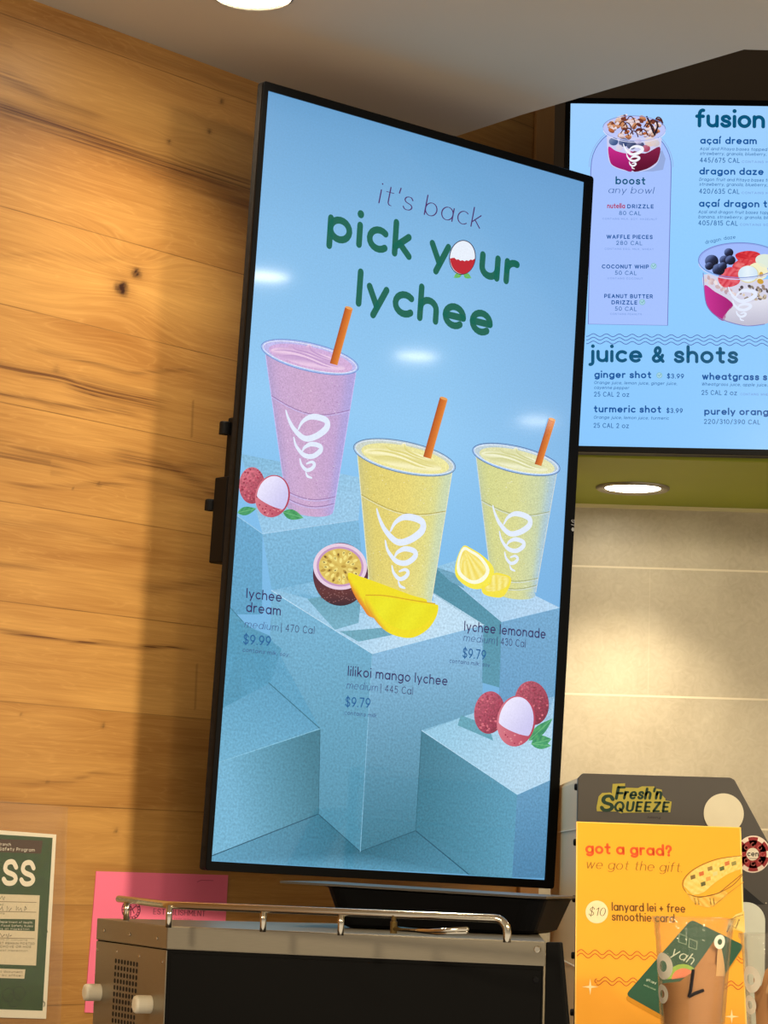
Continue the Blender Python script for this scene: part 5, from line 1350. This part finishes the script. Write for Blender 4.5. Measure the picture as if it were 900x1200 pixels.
# ================================================================== YELLOW SIGN
tilt = math.radians(24)
sTL = hy(675.5, 962.5, 2.955); 
Vs = np.array([0, math.sin(tilt), math.cos(tilt)])
SF0 = Frame(sTL, (1, 0.0, -.004), Vs)
cTR = SF0.uv(868.4, 969.3); cBR = SF0.uv(876.5, 1248); cBL = SF0.uv(673.2, 1241)
sign = thing('sign', 'yellow gift card sign leaning behind the clear cups and in front of the dark juicer', 'sign', Matrix(SF0.mat()))
YEL = (242, 164, 18)
bm = bmesh.new(); prism(bm, [(0, 0), tuple(cTR), tuple(cBR), tuple(cBL)][::-1], -.003, 0, .0004)
ysheet = obj('sheet', bm, mat('yellow_card', YEL, .5, noise=.03, scale=14), sign)
A = Art(SF0, 1); A.line([(676.2, 963.4), (674.0, 1240)], 1.4, (238, 190, 96), False); A.line([(867.6, 970), (875.6, 1246)], 1.4, (252, 206, 110), False); A.line([(676, 963.3), (868, 970)], 1.0, (250, 206, 96), False); A.build('sheet_edge', PRINT, ysheet, 'pale cut edge')
ORG = (222, 84, 30); BRN = (104, 72, 24)
A = Art(SF0, 2)
A.text('got a grad?', (686, 1000.4), (787.6, 1003.8), 9.8, ORG, .27, 0, 0, .28)
A.text('we got the gift.', (686, 1018), (799.2, 1022.4), 8.0, (140, 94, 26), .115, .2, .5, .26)
A.text('lanyard lei + free', (716.8, 1067.4), (803.4, 1069.8), 7.2, BRN, .2, 0, 0, .3); A.text('smoothie card', (716.8, 1079), (790.8, 1081.4), 7.2, BRN, .2, 0, 0, .3)
A.build('lettering', PRINT, ysheet, 'orange and brown lettering')
A = Art(SF0, 2); A.ell(699.4, 1068.8, 13.2, 13.4, (232, 214, 168), 0, 36); A.n += .0001; A.text('$10', (689.4, 1073.2), (708.6, 1073.8), 7.4, (96, 74, 44), .10, .22, .4, .3); A.build('price_spot', PRINT, ysheet, 'round cream price spot reading $10')
A = Art(SF0, 2)
WV = (190, 84, 24)
def wave(x0, x1, y0, y1, amp, lam, d, ph=0):
    m = int((x1 - x0) * 1.2)
    for s in (-d, d):
        A.line([(x0 + (x1 - x0) * k / m, y0 + (y1 - y0) * k / m + s + amp * math.sin(2 * math.pi * (x0 + (x1 - x0) * k / m) / lam + ph)) for k in range(m + 1)], 1.0, WV, False)
wave(676, 871, 1117.5, 1124, 2.6, 16.4, 2.2, 1.4)
wave(699, 871, 1149.5, 1155, 2.6, 16.4, 2.2, 3.2)
A.line(arc(699.5, 1149.6, 2.4, 2.4, 90, 270, 8), 1.0, WV, False)
A.build('wave_rule', PRINT, ysheet, 'double wavy orange rules')
A = Art(SF0, 2)
def spark(x, y, r_):
    pts = []
    for k in range(4):
        a = k * math.pi / 2; pts += [(x + r_ * math.cos(a), y + r_ * math.sin(a)), (x + r_ * .2 * math.cos(a + .785), y + r_ * .2 * math.sin(a + .785))]
    A.fan(pts, (x, y), (246, 226, 170))
for q_ in ((691.6, 1156.6, 9.5), (857.4, 1191.4, 8.5), (845, 1196, 4)):
    A = Art(SF0, 2); spark(*q_); A.build('sparkle', PRINT, ysheet, 'cream four pointed sparkle')
# printed green gift card
A = Art(SF0, 3)
def quad_round(c, r_, col):
    c = [np.array(p, float) for p in c]; pts = []
    for i in range(4):
        p, a, b = c[i], c[i - 1], c[(i + 1) % 4]
        d0 = (a - p) / np.linalg.norm(a - p); d1 = (b - p) / np.linalg.norm(b - p)
        for t in np.linspace(0, 1, 6): pts.append(tuple((1 - t) ** 2 * (p + d0 * r_) + 2 * t * (1 - t) * p + t * t * (p + d1 * r_)))
    A.fan(pts, tuple(sum(c) / 4), col)
card = [(810, 1077.5), (872, 1108), (806, 1207), (733, 1166)]
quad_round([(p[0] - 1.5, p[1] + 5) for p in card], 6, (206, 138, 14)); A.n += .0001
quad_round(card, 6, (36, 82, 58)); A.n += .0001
A.text('yah', (785, 1119), (810, 1131), 9, (206, 214, 190), .14, .2, .4)
for x, y in ((800, 1100), (812, 1106)): A.line([(x - 4, y - 6), (x + 5, y - 2), (x + 4, y + 7), (x - 5, y + 4), (x - 4, y - 6)], 1.0, (150, 170, 140), False)
A.text('gift card', (757, 1149), (768, 1154), 2.2, (190, 200, 176), .18); A.text('smoothies and bowls', (754, 1155), (768, 1161), 1.5, (150, 170, 140), .16)
A.fan(arc(800, 1148, 19, 18, 180, 330, 20), (800, 1146), (150, 186, 72)); A.n += .0001; A.fan(arc(801, 1148, 14, 13, 180, 330, 20), (801, 1146), (236, 132, 92))
A.build('gift_card_picture', PRINT, ysheet, 'printed dark green gift card')
# printed woven lei
A = Art(SF0, 3)
outer = spline([(868.8, 1003), (840, 1007), (816, 1017), (803, 1028), (800, 1038), (806, 1047), (818, 1051), (838, 1048), (858, 1038), (869.6, 1026)], 5)
A.line(outer, 1.0, (150, 106, 32))
def lei(x, y): return lerp((226, 180, 76), (236, 206, 124), .5 + .5 * math.sin(x * .8) * math.sin(y * .9 + x * .3))
L_ = spline([(869, 1003), (842, 1007.5), (818, 1017), (804, 1029), (801, 1038)], 8); R_ = spline([(869, 1018), (852, 1025), (836, 1036), (824, 1046), (812, 1049)], 8)
A.loft(L_, R_, lei, 8)
A.n += .0001
for x, y, c in ((812, 1028, (120, 96, 50)), (822, 1024, (196, 100, 50)), (832, 1018, (150, 120, 60)), (846, 1018, (88, 96, 50)), (838, 1024, (206, 196, 130)), (824, 1036, (90, 90, 50)), (852, 1012, (196, 110, 60)), (860, 1012, (140, 130, 70)), (830, 1030, (214, 150, 70))):
    A.patch((x - 3, y - 1.4), (x + 2.4, y - 3.2), (x + 3, y + 1.4), (x - 2.4, y + 3.2), c)
A.loft(spline([(801, 1040), (812, 1050.5), (830, 1051), (850, 1044)], 6), spline([(805, 1047), (815, 1059), (834, 1063), (853, 1048)], 6), lambda x, y: lerp((232, 190, 96), (214, 160, 56), .5 + .5 * math.sin(x * 1.2)), 3)
for x in (814, 818, 832, 836): A.line([(x, 1053), (x + 1, 1060)], 1.2, (140, 104, 44))
A.line([(806, 1048), (820, 1052), (842, 1047), (870, 1024)], .9, (136, 96, 30)); A.line([(836, 1062), (852, 1048), (871, 1034)], .9, (196, 140, 44))
A.loft([(854, 1080), (862, 1072), (872, 1068)], [(850, 1092), (862, 1090), (873, 1093)], lei, 4)
A.line([(852, 1092), (856, 1084), (862, 1088), (866, 1078)], 1.6, (88, 60, 36)); A.line([(856, 1078), (864, 1074), (871, 1072)], 1.0, (150, 110, 50))
A.build('woven_lei_picture', PRINT, ysheet, 'printed woven lei')

# ================================================================== CLEAR CUPS WITH KRAFT PAPER
CLEAR = clear_mat('clear_cup_plastic', (.985, .98, .97), .12, .06, .02)
KRAFT = mat('kraft_paper', (196, 138, 80), .7, noise=.10, scale=120, stretch=(1, 1, 6))
def cup(cx_px, py, y, letter, label):
    c = hy(cx_px, py, y); zbot = 1.1855; H = c[2] - zbot; s = H / .165
    t = thing('cup', label, 'cup', Matrix.Translation((c[0], y, zbot)), None)
    rt, rb = .0412, .0305
    prof = [(.0005, .004), (rb - .004, .003), (rb - .001, .0), (rb, .003), (rb + (rt - rb) * .86, H * .84), (rt * .985, H * .875), (rt, H * .88), (rt + .0004, H * .90), (rt * 1.02, H * .955),
            (rt * 1.065, H * .965), (rt * 1.085, H * .985), (rt * 1.075, H), (rt * 1.05, H * .995), (rt * 1.0, H * .955), (rt - .0012, H * .88), (rb - .0015, .005)]
    b = bmesh.new(); lathe(b, prof, 56); obj('shell', b, CLEAR, t, smooth=True)
    def wallr(z): return rb + (rt - rb) * z / (H * .86)
    def curved(name, pts, rr, mat_, parent, thick=.0004, base_z=.006):
        """a shape drawn as (angle in degrees, height) wrapped inside or on the wall; 0 faces the shop"""
        top = [p for p in pts if p[1] > .01]; top.sort()
        a0, a1 = top[0][0], top[-1][0]; bm = bmesh.new(); cols = []
        for k in range(41):
            a = a0 + (a1 - a0) * k / 40; zt_ = float(np.interp(a, [p[0] for p in top], [p[1] for p in top])); ar = math.radians(a)
            cols.append([bm.verts.new((rr(z) * math.sin(ar), -rr(z) * math.cos(ar), z)) for z in [base_z + (zt_ - base_z) * m / 8 for m in range(9)]])
        for x_, y_ in zip(cols, cols[1:]):
            for m in range(8): bm.faces.new((x_[m], y_[m], y_[m + 1], x_[m + 1]))
        r0 = bmesh.ops.extrude_face_region(bm, geom=bm.faces[:])
        for v in [g for g in r0['geom'] if isinstance(g, bmesh.types.BMVert)]:
            q = Vector((v.co.x, v.co.y, 0)); v.co -= q.normalized() * thick
        return obj(name, bm, mat_, parent)
    # printed rings at the left of the wall
    WPR = mat('white_print_' + letter, (244, 236, 214), .5, noise=.04) if letter == 'L' else bpy.data.materials['white_print_L']
    for a0, z0, r_ in ((-60, H * .69, .0140), (-66, H * .515, .0100), (34, H * .855, .0075)):
        n = 22; k = math.degrees(1 / wallr(z0))
        bm = bmesh.new(); 
        o_ = [(a0 + r_ * k * math.cos(2 * math.pi * i / n), z0 + r_ * math.sin(2 * math.pi * i / n)) for i in range(n)]
        i_ = [(a0 + r_ * .42 * k * math.cos(2 * math.pi * i / n), z0 + r_ * .42 * math.sin(2 * math.pi * i / n)) for i in range(n)]
        def W(p):
            a = math.radians(p[0]); q = wallr(p[1]) + .0005; return bm.verts.new((q * math.sin(a), -q * math.cos(a), p[1]))
        vo = [W(p) for p in o_]; vi = [W(p) for p in i_]
        for i in range(n): bm.faces.new((vo[i], vo[(i + 1) % n], vi[(i + 1) % n], vi[i]))
        obj('printed_ring', bm, WPR, t)
    # kraft papers stacked in the cup
    inr = lambda d: (lambda z: wallr(z) - d)
    pp = thing('paper_insert', 'folded brown kraft paper marked %s inside the clear cup' % letter, 'paper', Matrix.Translation((c[0], y, zbot)))
    if letter == 'L':
        curved('rear_fold', [(-10, H * .66), (10, H * .76), (29, H * .86), (40, H * .84), (60, H * .66)], inr(.0052), KRAFT, pp)
        curved('front_fold', [(-78, H * .575), (-30, H * .60), (-12, H * .655), (0, H * .695), (28, H * .715), (62, H * .67)], inr(.0030), KRAFT, pp)
        curved('pale_crease', [(34, H * .83), (41, H * .83), (60, H * .66)], inr(.0024), mat('pale_kraft_edge', (226, 180, 120), .7, noise=.05), pp, base_z=H * .64)
    else:
        curved('rear_fold', [(-64, .006), (64, .006), (62, H * .70), (20, H * .78), (-6, H * .74), (-20, H * .80), (-36, H * .76), (-46, H * .64), (-64, H * .70)], inr(.0052), KRAFT, pp)
        curved('front_fold', [(-60, .006), (60, .006), (58, H * .58), (10, H * .60), (-24, H * .63), (-32, H * .66), (-58, H * .46)], inr(.0030), KRAFT, pp)
        curved('pale_crease', [(-34, H * .61), (-26, H * .72), (-20, H * .73)], inr(.0024), bpy.data.materials['pale_kraft_edge'], pp, base_z=H * .60)
    INK = bpy.data.materials.get('marker_ink') or mat('marker_ink', (18, 10, 16), .5, noise=.05)
    def mark(strokes):
        bm = bmesh.new()
        for st in strokes:
            P = [Vector(((wallr(z) - .0016) * math.sin(math.radians(a)), -(wallr(z) - .0016) * math.cos(math.radians(a)), z)) for a, z in st]
            tube(bm, P, .0017, 8)
        obj('marker_letter', bm, INK, pp, label='black marker letter %s' % letter)
    if letter == 'L': mark([spline([(-7, H * .68), (-9, H * .61), (-11, H * .55), (-14, H * .507)], 4), spline([(-14, H * .507), (-4, H * .53), (11, H * .552)], 4)])
    else: mark([spline([(-27, H * .49), (-27, H * .56), (-26, H * .625)], 4), spline([(-26, H * .625), (-22, H * .57), (-18, H * .52)], 4), spline([(-18, H * .52), (-13, H * .60), (-9, H * .63)], 4), spline([(-9, H * .63), (-8, H * .55), (-7, H * .48)], 4)])
    return t
cup(813, 1075, 2.66, 'L', 'clear plastic cup before the yellow sign, holding kraft paper marked L')
cup(915, 1095, 2.64, 'M', 'clear plastic cup cut by the right edge, holding kraft paper marked M')
